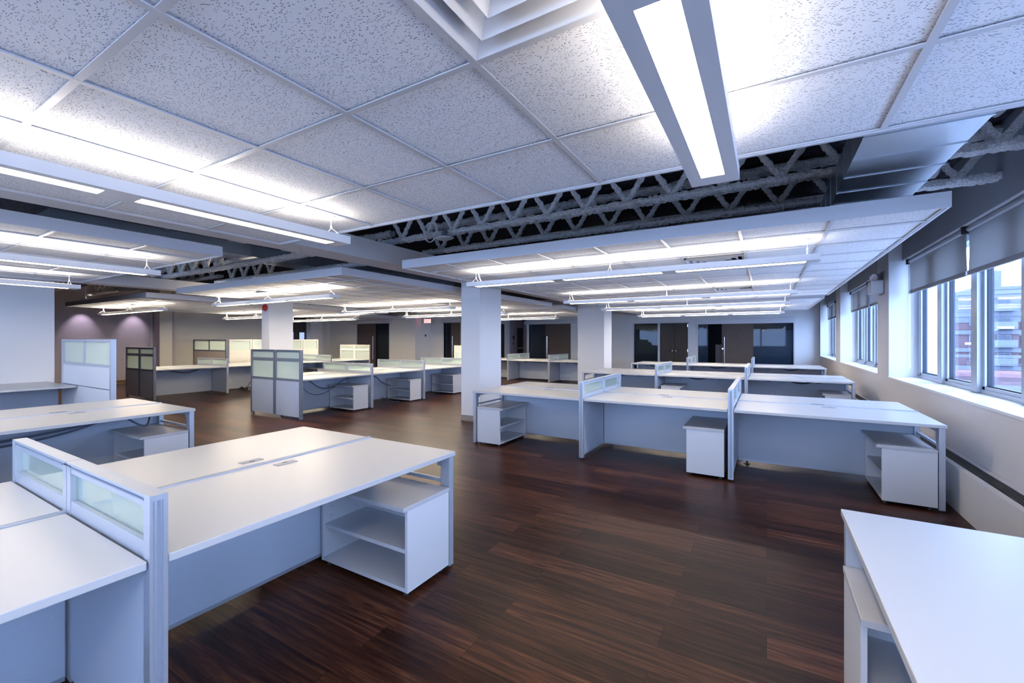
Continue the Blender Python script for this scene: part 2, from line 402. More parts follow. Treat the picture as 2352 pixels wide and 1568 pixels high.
# --- wall behind the camera, glazed as the window wall is
def wall_rear(b):
    b.box(-19.2, 2.2, -4.75, -4.6, 0, .85); b.box(-19.2, 2.2, -4.75, -4.6, 2.62, 3.42)
    b.box(-19.2, -10.4, -4.75, -4.6, .85, 2.62); b.box(1.4, 2.2, -4.75, -4.6, .85, 2.62)
    for x in (-6.4, -2.5): b.box(x - .3, x + .3, -4.75, -4.6, .85, 2.62)
struct('wall_rear', wall_rear, ['paint'])
for i, (x0, x1) in enumerate(((-10.4, -6.7), (-6.1, -2.8), (-2.2, 1.4))):
    o = struct('window_%d' % (i + 6), lambda b: (b.box(x0, x0 + .08, -4.72, -4.62, .85, 2.62), b.box(x1 - .08, x1, -4.72, -4.62, .85, 2.62), b.box(x0, x1, -4.72, -4.62, .85, .92),
                                                b.box(x0, x1, -4.72, -4.62, 2.55, 2.62), b.box((x0 + x1) / 2 - .05, (x0 + x1) / 2 + .05, -4.72, -4.62, .85, 2.62)), ['alu'])
    struct('pane', lambda b: b.box(x0 + .08, x1 - .08, -4.675, -4.67, .9, 2.58), ['glass'], o)
    portal('window_portal', ((x0 + x1) / 2, -4.9, 1.75), (R(90), 0, 0), x1 - x0, 1.75)

# --- left: far mauve/greige wall, and the near pale wall block
def wall_left(b):
    b.box(-18.75, -18.5, -4.6, 11.55, 0, 3.42); b.box(-18.75, -18.5, 12.62, 13.8, 0, 3.42)
    b.box(-18.75, -18.5, 11.55, 12.62, 2.62, 3.42); b.box(-18.75, -18.5, 11.55, 12.62, 0, .4)
struct('wall_left', wall_left, ['greige'])
struct('wall_left_mauve', lambda b: b.box(-18.5, -18.47, -4.6, 6.62, .1, 3.42), ['purple'])
struct('baseboard_left', lambda b: (b.box(-18.47, -18.455, -4.6, 6.62, .012, .1), b.box(-18.47, -18.44, -4.6, 6.62, 0, .014, 1)), ['woodbase', 'brass'])
struct('trim_6', lambda b: (b.box(-18.49, -17.98, 6.69, 7.13, 0, 3.42, 0), b.box(-17.98, -17.965, 6.70, 7.06, 0, 3.42, 1)), ['purple', 'greige'])
struct('wall_near_left', lambda b: b.box(-11.1, -10.65, -4.6, 2.46, 0, 3.42), ['paint'])
# opening in the far left wall; blue panes glow in place of daylight
o = struct('window_9', lambda b: (b.box(-18.72, -18.6, 11.56, 12.61, .41, .6), b.box(-18.72, -18.6, 11.56, 12.61, 1.78, 2.61), b.box(-18.72, -18.6, 11.56, 11.7, .6, 1.78),
                                  b.box(-18.72, -18.6, 12.02, 12.28, .6, 1.78), b.box(-18.72, -18.6, 12.56, 12.61, .6, 1.78)), ['darkdoor'])
struct('pane', lambda b: (b.box(-18.68, -18.66, 11.7, 12.02, .6, 1.78), b.box(-18.68, -18.66, 12.28, 12.56, .6, 1.78)), ['bluepane'], o)
struct('trim_7', lambda b: b.box(-18.5, -18.3, 12.66, 13.28, 0, 3.42), ['warmwall'])

# --- back walls, stepped
def wall_back_left(b):
    b.box(-18.75, -16.5, 13.8, 14.0, 0, 3.42); b.box(-14.42, -12.88, 13.8, 14.0, 0, 3.42); b.box(-16.5, -14.42, 13.8, 14.0, 2.17, 3.42)
    b.box(-13.08, -12.88, 14.0, 14.75, 0, 3.42)
struct('wall_back_left', wall_back_left, ['warmwall'])
def wall_back_mid(b):
    b.box(-13.08, -12.1, 14.75, 14.95, 0, 3.42); b.box(-12.1, -11.0, 14.75, 14.95, 2.17, 3.42)
    b.box(-11.2, -11.0, 14.75, 16.1, 0, 3.42); b.box(-11.2, -11.0, 16.1, 16.95, 0, 1.1); b.box(-11.2, -11.0, 16.1, 18.1, 2.2, 3.42)
    b.box(-11.2, -11.0, 16.95, 17.1, 0, 2.2); b.box(-11.2, -11.0, 18.1, 18.5, 0, 3.42)
struct('wall_back_middle', wall_back_mid, ['warmwall'])
struct('wall_corridor', lambda b: (b.box(-11.2, -11.0, 18.5, 19.25, 0, 3.42), b.box(-11.2, -11.0, 19.25, 20.0, 2.05, 3.42), b.box(-11.2, -9.7, 20.0, 20.2, 0, 3.42)), ['purple'])
def wall_back(b):
    b.box(-9.93, -9.8, BY, BY + .2, 0, 3.42); b.box(-9.8, -7.66, BY, BY + .2, 2.17, 3.42); b.box(-7.66, -4.86, BY, BY + .2, 0, 3.42)
    b.box(-4.86, -2.63, BY, BY + .2, 2.16, 3.42); b.box(-2.63, -2.33, BY, BY + .2, 0, 3.42); b.box(-2.33, .84, BY, BY + .2, 2.09, 3.42)
    b.box(.84, 1.58, BY, BY + .2, 0, 3.42); b.box(-9.93, -9.73, BY + .2, 20.0, 0, 3.42)
struct('wall_back', wall_back, ['paint'])
# unlit rooms behind the glass, their darkness put into the wall colour
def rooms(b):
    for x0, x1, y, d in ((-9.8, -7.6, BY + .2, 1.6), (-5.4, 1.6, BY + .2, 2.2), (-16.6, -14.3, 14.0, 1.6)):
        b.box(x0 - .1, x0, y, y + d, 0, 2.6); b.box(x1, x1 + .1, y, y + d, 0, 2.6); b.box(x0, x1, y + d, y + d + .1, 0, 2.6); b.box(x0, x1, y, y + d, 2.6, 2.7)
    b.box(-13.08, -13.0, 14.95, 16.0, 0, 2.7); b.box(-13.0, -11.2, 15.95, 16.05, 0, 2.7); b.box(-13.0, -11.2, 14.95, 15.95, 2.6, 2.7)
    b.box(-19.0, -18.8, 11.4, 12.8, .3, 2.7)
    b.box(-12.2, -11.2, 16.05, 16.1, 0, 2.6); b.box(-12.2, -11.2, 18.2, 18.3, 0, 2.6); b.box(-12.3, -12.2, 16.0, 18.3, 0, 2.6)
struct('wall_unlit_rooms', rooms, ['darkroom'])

# back wall: glazed front with a pair of dark doors
def frame_rect(b, x0, x1, z1, y, t=.05, d=.06, mi=0):
    b.box(x0, x0 + t, y - d, y + .06, 0, z1, mi); b.box(x1 - t, x1, y - d, y + .06, 0, z1, mi); b.box(x0 + t, x1 - t, y - d, y + .06, z1 - t, z1, mi)
o = struct('window_10', lambda b: (frame_rect(b, -4.86, -2.63, 2.16, BY + .05), b.box(-3.84, -3.76, BY, BY + .1, 0, 2.11), b.box(-4.81, -3.84, BY, BY + .1, 0, .08)), ['white_metal'])
struct('pane', lambda b: b.box(-4.81, -3.84, BY + .04, BY + .05, .08, 2.11), ['darkglass'], o)
o = struct('door_1', lambda b: (b.box(-3.74, -3.215, BY + .1, BY + .14, .01, 2.1), b.box(-3.205, -2.70, BY + .1, BY + .14, .01, 2.1)), ['darkdoor'])
for s in (-1, 1):
    struct('door_handle', lambda b: (b.cyl((-3.21 + s * .07, BY + .04, 1.0), .028, .055, 'y', 12), b.tube([(-3.21 + s * .07, BY + .05, 1.0), (-3.21 + s * .2, BY + .05, 1.0)], .011, 8)), ['chrome'], o)
for z in (.95, 1.95): struct('hinge', lambda b: b.box(-2.72, -2.69, BY + .07, BY + .1, z, z + .12), ['steel'], o)
# wide sliding front
o = struct('window_11', lambda b: (frame_rect(b, -2.36, .87, 2.09, BY + .05, .045), b.box(-2.36, .87, BY - .02, BY + .02, 2.09, 2.24)), ['white_metal'])
struct('pane', lambda b: b.box(-2.31, -1.96, BY + .06, BY + .07, .02, 2.04), ['bluefilm'], o)
struct('pane', lambda b: (b.box(-.42, .82, BY + .06, BY + .07, .02, 2.04)), ['darkglass'], o)
struct('film', lambda b: (b.box(-.42, .82, BY + .055, BY + .058, .02, 1.78)), ['bluefilm'], o)
o = struct('door_2', lambda b: b.box(-1.47, -.42, BY + .005, BY + .045, .02, 2.05), ['browndoor'])
struct('door_handle', lambda b: (b.cyl((-1.38, BY - .05, .55), .016, 1.0, 'z', 10), b.cyl((-1.38, BY - .05, .75), .009, .06, 'y', 8), b.cyl((-1.38, BY - .05, 1.4), .009, .06, 'y', 8)), ['steel'], o)
struct('door_lock', lambda b: b.cyl((-1.44, BY - .01, 1.1), .03, .02, 'y', 14), ['chrome'], o)
tag(part('whiteboard', None, lambda b: b.box(-1.72, -1.5, BY + .3, BY + .32, .3, 1.25), ['concrete'], bevel=.004),
    'pale board leaning in the dark room behind the sliding glass front', 'board')

# sliding doors with header boxes
def slider(n, x0, x1, y, z1, xsplit, brown_left, hx0, hx1):
    o = struct('door_%d' % n, lambda b: b.box(*((x0, xsplit) if brown_left else (xsplit, x1)), y + .005, y + .045, .02, z1 - .01), ['browndoor'])
    struct('side_light', lambda b: b.box(*((xsplit, x1) if brown_left else (x0, xsplit)), y + .08, y + .09, .02, z1 - .01), ['darkglass'], o)
    struct('jamb', lambda b: (b.box(x0 - .035, x0, y - .015, y + .09, 0, z1), b.box(x1, x1 + .035, y - .015, y + .09, 0, z1)), ['white_metal'], o)
    hx = xsplit - .1 if brown_left else xsplit + .12
    struct('door_handle', lambda b: (b.cyl((hx, y - .05, .55), .016, 1.05, 'z', 10), b.cyl((hx, y - .05, .72), .009, .06, 'y', 8), b.cyl((hx, y - .05, 1.42), .009, .06, 'y', 8)), ['steel'], o)
    struct('track_box', lambda b: b.box(hx0, hx1, y - .14, y - .001, z1, z1 + .15), ['white_metal'], o, bevel=.006)
slider(3, -16.5, -14.42, 13.8, 2.17, -15.3, True, -17.0, -14.25)
slider(4, -12.1, -10.95, 14.75, 2.17, -11.72, False, -12.15, -10.9)
slider(5, -9.8, -7.66, BY, 2.17, -8.95, False, -10.0, -7.42)
struct('door_6', lambda b: b.box(-11.16, -11.06, 17.1, 18.1, .01, 2.19), ['darkdoor'])
o = struct('window_12', lambda b: (b.box(-11.18, -11.02, 16.1, 16.15, 1.1, 2.2), b.box(-11.18, -11.02, 16.9, 16.95, 1.1, 2.2), b.box(-11.18, -11.02, 16.15, 16.9, 1.1, 1.15), b.box(-11.18, -11.02, 16.15, 16.9, 2.15, 2.2)), ['white_metal'])
struct('pane', lambda b: b.box(-11.12, -11.1, 16.15, 16.9, 1.15, 2.15), ['darkglass'], o)
o = struct('door_7', lambda b: b.box(-11.16, -11.06, 19.25, 20.0, .01, 2.05), ['darkdoor'])
struct('push_bar', lambda b: b.box(-11.06, -11.0, 19.3, 19.95, .98, 1.04), ['steel'], o)

# --- boxed beams and columns
struct('trim_8', lambda b: b.box(-4.73, -4.32, -4.6, BY, 2.46, 2.71), ['paint'])
struct('trim_9', lambda b: b.box(-10.40, -10.05, 1.2, 14.7, 2.43, 2.62), ['paint'])
def column(n, x0, x1, y0, y1, z1=2.46):
    o = struct('trim_%d' % n, lambda b: b.box(x0, x1, y0, y1, 0, z1), ['paint'])
    struct('baseboard', lambda b: (b.box(x0 - .006, x1 + .006, y0 - .006, y1 + .006, .0, .10), b.box(x0 - .012, x1 + .012, y0 - .012, y1 + .012, 0, .012, 1)), ['base', 'brass'], o)
column(10, -4.728, -4.324, 6.25, 6.95)
column(11, -4.86, -4.05, 12.15, 12.85, 3.42)
column(12, -10.37, -10.06, 5.88, 6.47)

# ================================================================ CEILING CLOUDS
T = .61; ZC = 2.32
def cloud(label, x0, x1, y0, y1, holes=()):
    t = thing('ceiling_cloud', label, 'suspended ceiling', (x0, y0, ZC), 0, 'suspended ceiling clouds')
    W, D = x1 - x0, y1 - y0
    nx = int(math.ceil(W / T - .05)); ny = int(math.ceil(D / T - .05))
    def tiles(b):
        for i in range(nx):
            for j in range(ny):
                if any(abs(x0 + (i + .5) * T - hx) < .3 and abs(y1 - (j + .5) * T - hy) < .3 for hx, hy in holes): continue
                a = min((i + 1) * T, W) - .004; c = max(D - (j + 1) * T, 0) + .004
                b.box(i * T + .004, a, c, D - j * T - .004, .012, .028)
    part('tile_field', None, tiles, ['tile'], t)
    def grid(b):
        for i in range(0, nx + 1):
            x = min(i * T, W); b.box(x - .012, x + .012, 0, D, 0, .0055); b.box(x - .002, x + .002, 0, D, .0055, .04)
        for j in range(0, ny + 1):
            y = max(D - j * T, 0)
            for i in range(nx): b.box(i * T + .012, min((i + 1) * T, W) - .012, y - .0115, y + .0115, .0005, .005)
    part('grid', None, grid, ['grid'], t)
    part('fascia', None, lambda b: (b.box(-.018, 0, -.018, D + .018, -.004, .1), b.box(W, W + .018, -.018, D + .018, -.004, .1),
                                    b.box(0, W, -.018, 0, -.004, .1), b.box(0, W, D, D + .018, -.004, .1)), ['white_metal'], t)
    return t
BIG = (-.494, .825)
cloud('large white tiled ceiling cloud directly overhead, nearest the camera', -3.85, 1.03, 2.35 - 10 * T, 2.35, [BIG])
cloud('white tiled ceiling cloud over the front rows of window desks', -3.85, 1.03, 3.93, 10.45, [(-.495, 5.45), (-.495, 8.5)])
cloud('small far white ceiling cloud above the back row by the glass fronts', -3.85, 1.03, 11.15, 15.3, [(-1.1, 13.8)])
cloud('white tiled ceiling cloud at upper left over the left desks', -9.03, -4.95, 2.37 - 10 * T, 2.37)
cloud('white tiled ceiling cloud over the frosted-screen desks behind the alarm column', -9.61, -4.93, 3.87, 10.45, [(-8.05, 4.9), (-7.1, 8.2)])
cloud('far white ceiling cloud above the row before the brown sliding door', -9.61, -4.93, 11.15, 15.3, [(-6.0, 12.4)])
cloud('white ceiling cloud above the dark-ended desks, before the mauve wall', -15.85, -11.0, 3.88, 10.45, [(-13.8, 4.9)])
cloud('farthest left ceiling cloud before the beige back wall', -15.85, -13.2, 11.15, 13.7)
for x, y, dx in ((-3.6, 4.1, 0), (-3.6, 2.2, 0), (-1.2, 2.25, 0)):
    pass

def diffuser(x, y, label, mats=('white_metal', 'dmetal')):
    t = thing('air_diffuser', label, 'air vent', (x, y, ZC), 0, 'square ceiling air diffusers')
    def body(b):
        h = .295
        for k in range(4):
            o_ = h - k * .066; i_ = o_ - .045; z0 = .002 + .012 * (k == 0) * 0; zt = .055
            # sloped square ring: outer edge low, inner edge high
            n = len(b.v)
            for s_, z in ((o_, z0), (i_, zt), (i_ + .004, zt + .004), (o_ + .002, z0 + .004)):
                b.v += [(-s_, -s_, z), (s_, -s_, z), (s_, s_, z), (-s_, s_, z)]
            for r in range(3):
                for q in range(4):
                    b.f.append((n + r * 4 + q, n + r * 4 + (q + 1) % 4, n + r * 4 + 4 + (q + 1) % 4, n + r * 4 + 4 + q)); b.m.append(0)
        b.box(-.035, .035, -.035, .035, .03, .034)
    part('louvre_rings', 'diff_body', body, ['lampwhite'], t)
    part('neck', 'diff_neck', lambda b: (b.box(-.29, .29, -.29, .29, .075, .08)), ['dmetal'], t)
diffuser(BIG[0], BIG[1], 'big stepped square air diffuser overhead at the top edge')
diffuser(-.495, 5.45, 'square air diffuser above the nearest window row lamp')
diffuser(-.495, 8.5, 'square air diffuser beyond the second lamp of the window rows')
diffuser(-1.1, 13.8, 'farthest square air diffuser, in the last cloud by the glass fronts')
diffuser(-8.05, 4.9, 'square air diffuser above the lamp in front of the alarm column')
diffuser(-7.1, 8.2, 'square air diffuser between the lamps behind the alarm column')
diffuser(-6.0, 12.4, 'square air diffuser above the brown sliding door row')
diffuser(-13.8, 4.9, 'square air diffuser above the dark-ended desks')

# ================================================================ PENDANT LAMPS
ZT, ZB, LW, LL = 2.184, 2.13, .19, 3.75
def lamp(x, y, rz, label, deep=False):
    dp = '_deep' if deep else ''
    """root at one end of the lamp; lamp runs along local +x"""
    t = thing('pendant_lamp', label, 'ceiling lamp', (x, y, ZB), rz, 'linear pendant lamps')
    H_ = ZT - ZB
    part('housing', 'lamp_house', lambda b: (b.box(0, LL, 0, .012, 0, H_), b.box(0, LL, LW - .012, LW, 0, H_), b.box(0, .012, .012, LW - .012, 0, H_), b.box(LL - .012, LL, .012, LW - .012, 0, H_),
         b.box(.012, LL - .012, .012, LW - .012, .02, .026),
         b.box(.012, LL - .012, .012, .05, 0, .02), b.box(.012, LL - .012, LW - .05, LW - .012, 0, .02),
         b.box(.012, .10, .05, LW - .05, 0, .02), b.box(LL - .10, LL - .012, .05, LW - .05, 0, .02),
         b.box(1.19, 1.33, .05, LW - .05, 0, .02), b.box(2.42, 2.56, .05, LW - .05, 0, .02)), ['lampwhite'], t)
    for a, c in ((.10, 1.19), (1.33, 2.42), (2.56, LL - .10)):
        part('lens', 'lamp_lens%.2f' % a + dp, lambda b: b.box(a, c, .05, LW - .05, .004, .012), ['lens' + dp], t)
    part('top_lens', 'lamp_top' + dp, lambda b: b.box(.08, LL - .08, .02, LW - .02, .049, .0565), ['uplens' + dp], t)
    for a in (.09, LL / 2, LL - .09):
        part('hanger', 'hang%.2f' % a, lambda b: (b.cyl((a, LW / 2, ZC - ZB - .006), .03, .006, 'z', 14), b.tube([(a, LW / 2, ZC - ZB), (a, LW / 2, .115)], .003, 6), b.cyl((a, LW / 2, .105), .007, .02, 'z', 8),
             b.tube([(a, LW / 2, .11), (a, .01, H_)], .0018, 5), b.tube([(a, LW / 2, .11), (a, LW - .01, H_)], .0018, 5)), ['wcable'], t)
    part('power_cord', 'cord', lambda b: b.tube([(.13, LW / 2, ZC - ZB), (.135, LW / 2, .15), (.15, LW / 2, .1), (.19, LW / 2, .035)], .007, 8), ['wcable'], t)
    return t
HP = math.pi / 2
# lamps along the depth of the room (ends at y = 2.1)
lamp(-.10, 2.1 - LL, HP, 'huge linear lamp overhead at top right with one bright lens')
lamp(-2.58, 2.1 - LL, HP, 'long linear lamp at upper left under the nearest cloud')
lamp(-5.60, 2.1 - LL, HP, 'linear lamp under the upper-left cloud, the larger of its two')
lamp(-8.00, 2.1 - LL, HP, 'linear lamp nearest the pale left wall')
# lamps across the room
lamp(-3.35, 4.53, 0, 'long lamp over the nearest window-side row')
lamp(-3.35, 7.65, 0, 'second lamp back over the window-side rows')
lamp(-3.35, 9.85, 0, 'third lamp back over the window-side rows')
lamp(-3.35, 13.2, 0, 'farthest lamp before the glass fronts', True)
lamp(-9.83, 4.54, 0, 'lamp just before the alarm column', True)
lamp(-9.80, 7.6, 0, 'lamp right of the alarm column, ending beside the near column', True)
lamp(-9.80, 9.9, 0, 'lamp in front of the exit sign', True)
lamp(-9.60, 12.8, 0, 'lamp in front of the brown sliding door header', True)
lamp(-15.95, 4.52, 0, 'lamp above the dark-ended desks before the mauve wall', True)
lamp(-15.95, 7.7, 0, 'lamp just left of the alarm column', True)
lamp(-15.9, 10.05, 0, 'farthest left lamp before the track box of the left sliding door', True)

# ================================================================ STRUCTURE ABOVE THE CLOUDS
rj = random.Random(3)
def lumps(b, p, q, r, jit=.22, n=9, step=.022):
    p, q = Vector(p), Vector(q); k = max(2, int((q - p).length / step))
    b.tube([p.lerp(q, i / k) + Vector((rj.uniform(-1, 1), rj.uniform(-1, 1), rj.uniform(-1, 1))) * r * .12 for i in range(k + 1)], r, n, 0, jit, rnd=rj)
def joist(y, x0, x1, zb, label, ph=-1.256, pitch=.455, gap=(9, 9)):
    t = thing('steel_joist', label, 'steel joist', (0, y, 0), 0, 'sprayed open-web roof joists')
    zt = zb + .39
    part('bottom_chord', 'bch%.1f%.1f%.1f' % (x0, x1, zb), lambda b: (lumps(b, (x0, -.028, zb), (x1, -.028, zb), .036), lumps(b, (x0, .028, zb), (x1, .028, zb), .036)), ['fp'], t, (0, 0, 0), smooth=False)
    part('top_chord', 'tch%.1f%.1f%.1f' % (x0, x1, zb), lambda b: (lumps(b, (x0, -.03, zt), (x1, -.03, zt), .042, step=.04), lumps(b, (x0, .03, zt), (x1, .03, zt), .042, step=.04)), ['fp'], t)
    k = math.ceil((x0 + .25 - ph) / pitch); x = ph + k * pitch
    while x < x1 - .25:
        if gap[0] < x < gap[1]: x += pitch; continue
        for s in (-1, 1):
            part('web_bar', 'web%d%.1f' % (s, zb), lambda b: lumps(b, (0, 0, zb + .02), (s * pitch * .5, 0, zt - .02), .03, n=9), ['fp'], t, (x, 0, 0))
        x += pitch
    return t
ZJ = 2.85
joist(4.50, -4.80, 1.74, ZJ, 'nearest pale sprayed joist crossing the gap before the window-row cloud')
joist(5.35, -4.80, 1.74, ZJ, 'darker sprayed joist behind the nearest one in the right gap')
joist(3.86, -10.3, -4.8, 2.67, 'sprayed joist seen in the left gap beside the duct', gap=(-7.7, -6.1))
joist(4.75, -10.04, -4.9, 2.66, 'second sprayed joist deeper in the left gap', gap=(-7.7, -6.1))
joist(4.00, -18.3, -10.41, ZJ, 'dark sprayed joist above the mauve wall')
joist(5.00, -18.3, -10.41, ZJ, 'second dark joist above the mauve wall cloud')

def duct(x0, x1, y0, y1, z0, z1, label, seam=.36):
    t = thing('air_duct', label, 'air duct', (0, 0, 0), 0, 'galvanised ducts')
    part('duct_body', None, lambda b: b.box(x0, x1, y0, y1, z0, z1), ['galv'], t)
    y = y0 + .1
    while y < y1:
        part('seam', 'seam%.2f%.2f' % (x0, z0), lambda b: (b.box(x0 - .004, x1 + .004, 0, .014, z0 - .006, z0), b.box(x0 - .004, x0, 0, .014, z0, z1), b.box(x1, x1 + .004, 0, .014, z0, z1)), ['galv'], t, (0, y, 0))
        y += seam
duct(.47, .99, 1.2, 9.6, 2.58, 2.80, 'wide galvanised duct crossing the gap at upper right')
duct(-7.15, -6.65, 1.5, 8.5, 2.69, 2.86, 'galvanised duct in the left ceiling gap, lit from below', .5)
t = thing('air_duct', 'short galvanised duct high before the stepped back wall, above the exit sign', 'air duct', (0, 0, 0), 0, 'galvanised ducts')
part('duct_body', None, lambda b: (b.box(-13.1, -11.1, 12.9, 13.2, 2.44, 2.60), b.box(-12.2, -12.18, 12.89, 13.21, 2.43, 2.61), b.box(-12.9, -12.87, 13.0, 13.03, 2.6, 3.298), b.box(-11.3, -11.27, 13.0, 13.03, 2.6, 3.298)), ['galv'], t)
# fireproofed girder mass at the window wall above the duct
rg = random.Random(11)
def mass(b):
    for (xa, xb, yc, z) in ((1.0, 1.70, 3.2, 3.15), (1.0, 1.70, 3.9, 3.2)):
        pass
    nx, ny = 26, 60; n = len(b.v)
    for j in range(ny + 1):
        for i in range(nx + 1):
            x = 1.02 + .54 * i / nx; y = 2.3 + 4.0 * j / ny
            z = 3.27 - .12 * math.sin(math.pi * min(1, i / nx * 1.2)) - .10 * abs(math.sin(y * 3.7)) + rg.uniform(-.012, .012)
            b.v.append((x, y, z))
    for j in range(ny):
        for i in range(nx):
            a = n + j * (nx + 1) + i; b.f.append((a, a + nx + 1, a + nx + 2, a + 1)); b.m.append(0)
    b.box(1.02, 1.56, 2.3, 6.3, 3.285, 3.299)
tag(part('fireproofing_mass', None, mass, ['fp']), 'lumpy grey sprayed fireproofing beside the wide duct at upper right', 'fireproofing')
def rods(b):
    pass
for i, (y, z, x0, x1, r, lab) in enumerate(((5.9, 3.05, -4.2, 1.6, .012, 'thin conduit pipe high in the right ceiling gap'), (6.6, 3.1, -4.2, 1.6, .02, 'steel pipe deep in the right ceiling gap'),
                              (4.9, 3.283, -10.0, -4.8, .015, 'thin conduit pipe in the left ceiling gap'))):
    tag(part('conduit', None, lambda b: b.cyl((x0, y, z), r, x1 - x0, 'x', 10), ['steel'], smooth=True), lab, 'pipe')
tag(part('flexible_duct', None, lambda b: b.tube([(-.2 + .012 * i, 6.0 + .05 * math.sin(i * .04), 3.05) for i in range(60)], [.075 + .004 * (i % 2) for i in range(60)], 14), ['galv']), 'shiny round flexible duct glinting behind the joists, left of the wide duct', 'air duct')

# access points with cable loops in the gaps
def ap(x, y, z, label):
    t = thing('wireless_access_point', label, 'access point', (x, y, z), 0)
    def dome(b):
        n = 24; rings = [(.0, -.028), (.06, -.024), (.10, -.012), (.118, 0), (.10, .012), (.0, .016)]
        k0 = len(b.v)
        for r_, z_ in rings:
            for j in range(n): b.v.append((r_ * math.cos(6.28318 * j / n) * 1.15, r_ * math.sin(6.28318 * j / n) * .9, z_))
        for i in range(len(rings) - 1):
            for j in range(n):
                a = k0 + i * n + j; c = k0 + i * n + (j + 1) % n; b.f.append((a, c, c + n, a + n)); b.m.append(0)
    part('shell', 'ap_shell', dome, ['lampwhite'], t, smooth=True)
    part('bracket', 'ap_br', lambda b: b.box(-.03, .03, -.01, .01, .01, .10), ['dmetal'], t)
    part('cable_loop', 'ap_loop', lambda b: [b.tube([(-.2 + .10 * math.cos(a * .35) + .012 * k, -.05, .09 + .13 * math.sin(a * .35 + .1 * k)) for a in range(18)], .006, 6, closed=True) for k in range(3)], ['wcable'], t, smooth=True)
ap(-3.60, 4.40, 2.76, 'white wireless access point with cable loops hanging from the right-gap joist')
ap(-7.2, 2.9, 3.06, 'small white access point in the left ceiling gap')

# ================================================================ BENCH DESKS
DH, TT, DD = .73, .028, .785
def tabletop(b, l, port):
    b.box(.004, l - .004, -DD, -.0165, DH - TT, DH)
def desk(label, ox, oy, rz, side, x0, x1, legs, group):
    """side: -1 = local -y, +1 = local +y (turned by 180 degrees). legs: subset of 'LR' in bench axis terms"""
    Lk = x1 - x0
    if side < 0: base = (x0, 0); rr = rz
    else: base = (x1, 0); rr = rz + math.pi
    c, s = math.cos(rz), math.sin(rz)
    t = thing('desk', label, 'desk', (ox + c * base[0] - s * base[1], oy + s * base[0] + c * base[1], 0), rr, group)
    part('tabletop', 'top%.3f' % Lk, lambda b: tabletop(b, Lk, 0), ['laminate'], t, bevel=.003)
    part('cable_port', 'port', lambda b: (b.box(-.06, .06, -.026, .026, DH + .0003, DH + .003), b.box(-.012, .018, .008, .021, DH + .003, DH + .0035, 1)), ['port', 'black'], t, (Lk / 2 + (.06 if side < 0 else .02), -.105, 0))
    part('cable_tray', 'tray%.3f' % Lk, lambda b: (b.box(.25, Lk - .35, -.16, -.06, .655, .665), b.box(.25, Lk - .35, -.16, -.155, .665, .69), b.box(.3, .36, -.2, -.05, .64, .70, 0), b.box(Lk - .5, Lk - .42, -.2, -.05, .64, .70)), ['dmetal'], t)
    for q in legs:
        left = (q == 'L') == (side < 0)
        xa = .012 if left else Lk - .012 - .042
        part('leg_frame', 'leg', lambda b: (b.box(0, .042, -.775, -.705, .012, .702), b.box(0, .042, -.705, -.02, .66, .702), b.box(.008, .034, -.705, -.08, .53, .552), b.box(0, .042, -.08, -.02, .02, .66),
             b.prism([(.004, -.705), (.038, -.705), (.038, -.67), (.004, -.67)], .635, .66)), ['metal'], t, (xa, 0, 0), bevel=.002)
        part('leveller_foot', 'foot', lambda b: (b.cyl((.021, -.74, 0), .022, .008, 'z', 12), b.cyl((.021, -.74, .008), .008, .006, 'z', 8)), ['foot'], t, (xa, 0, 0))
    return t

def spine(label, ox, oy, rz, x0, x1, group):
    Lk = x1 - x0; c, s = math.cos(rz), math.sin(rz)
    t = thing('spine_panel', label, 'desk panel', (ox + c * x0, oy + s * x0, 0), rz, group)
    part('fabric_face', 'spf%.3f' % Lk, lambda b: b.box(.03, Lk - .03, -.0112, .0112, .06, .68), ['fabric'], t)
    part('bottom_rail', 'spb%.3f' % Lk, lambda b: b.box(.03, Lk - .03, -.0118, .0118, .04, .06), ['metal'], t)
    part('top_rail', 'spt%.3f' % Lk, lambda b: (b.box(.008, Lk - .008, -.014, .014, .68, DH + .007), b.box(.008, Lk - .008, -.004, .004, DH + .007, DH + .0075, 1)), ['metal', 'groove'], t)
    for fx in (.12, Lk - .12):
        part('leveller_foot', 'sfoot', lambda b: (b.cyl((0, 0, 0), .028, .01, 'z', 12), b.cyl((0, 0, .01), .009, .032, 'z', 8)), ['foot'], t, (fx, 0, 0))

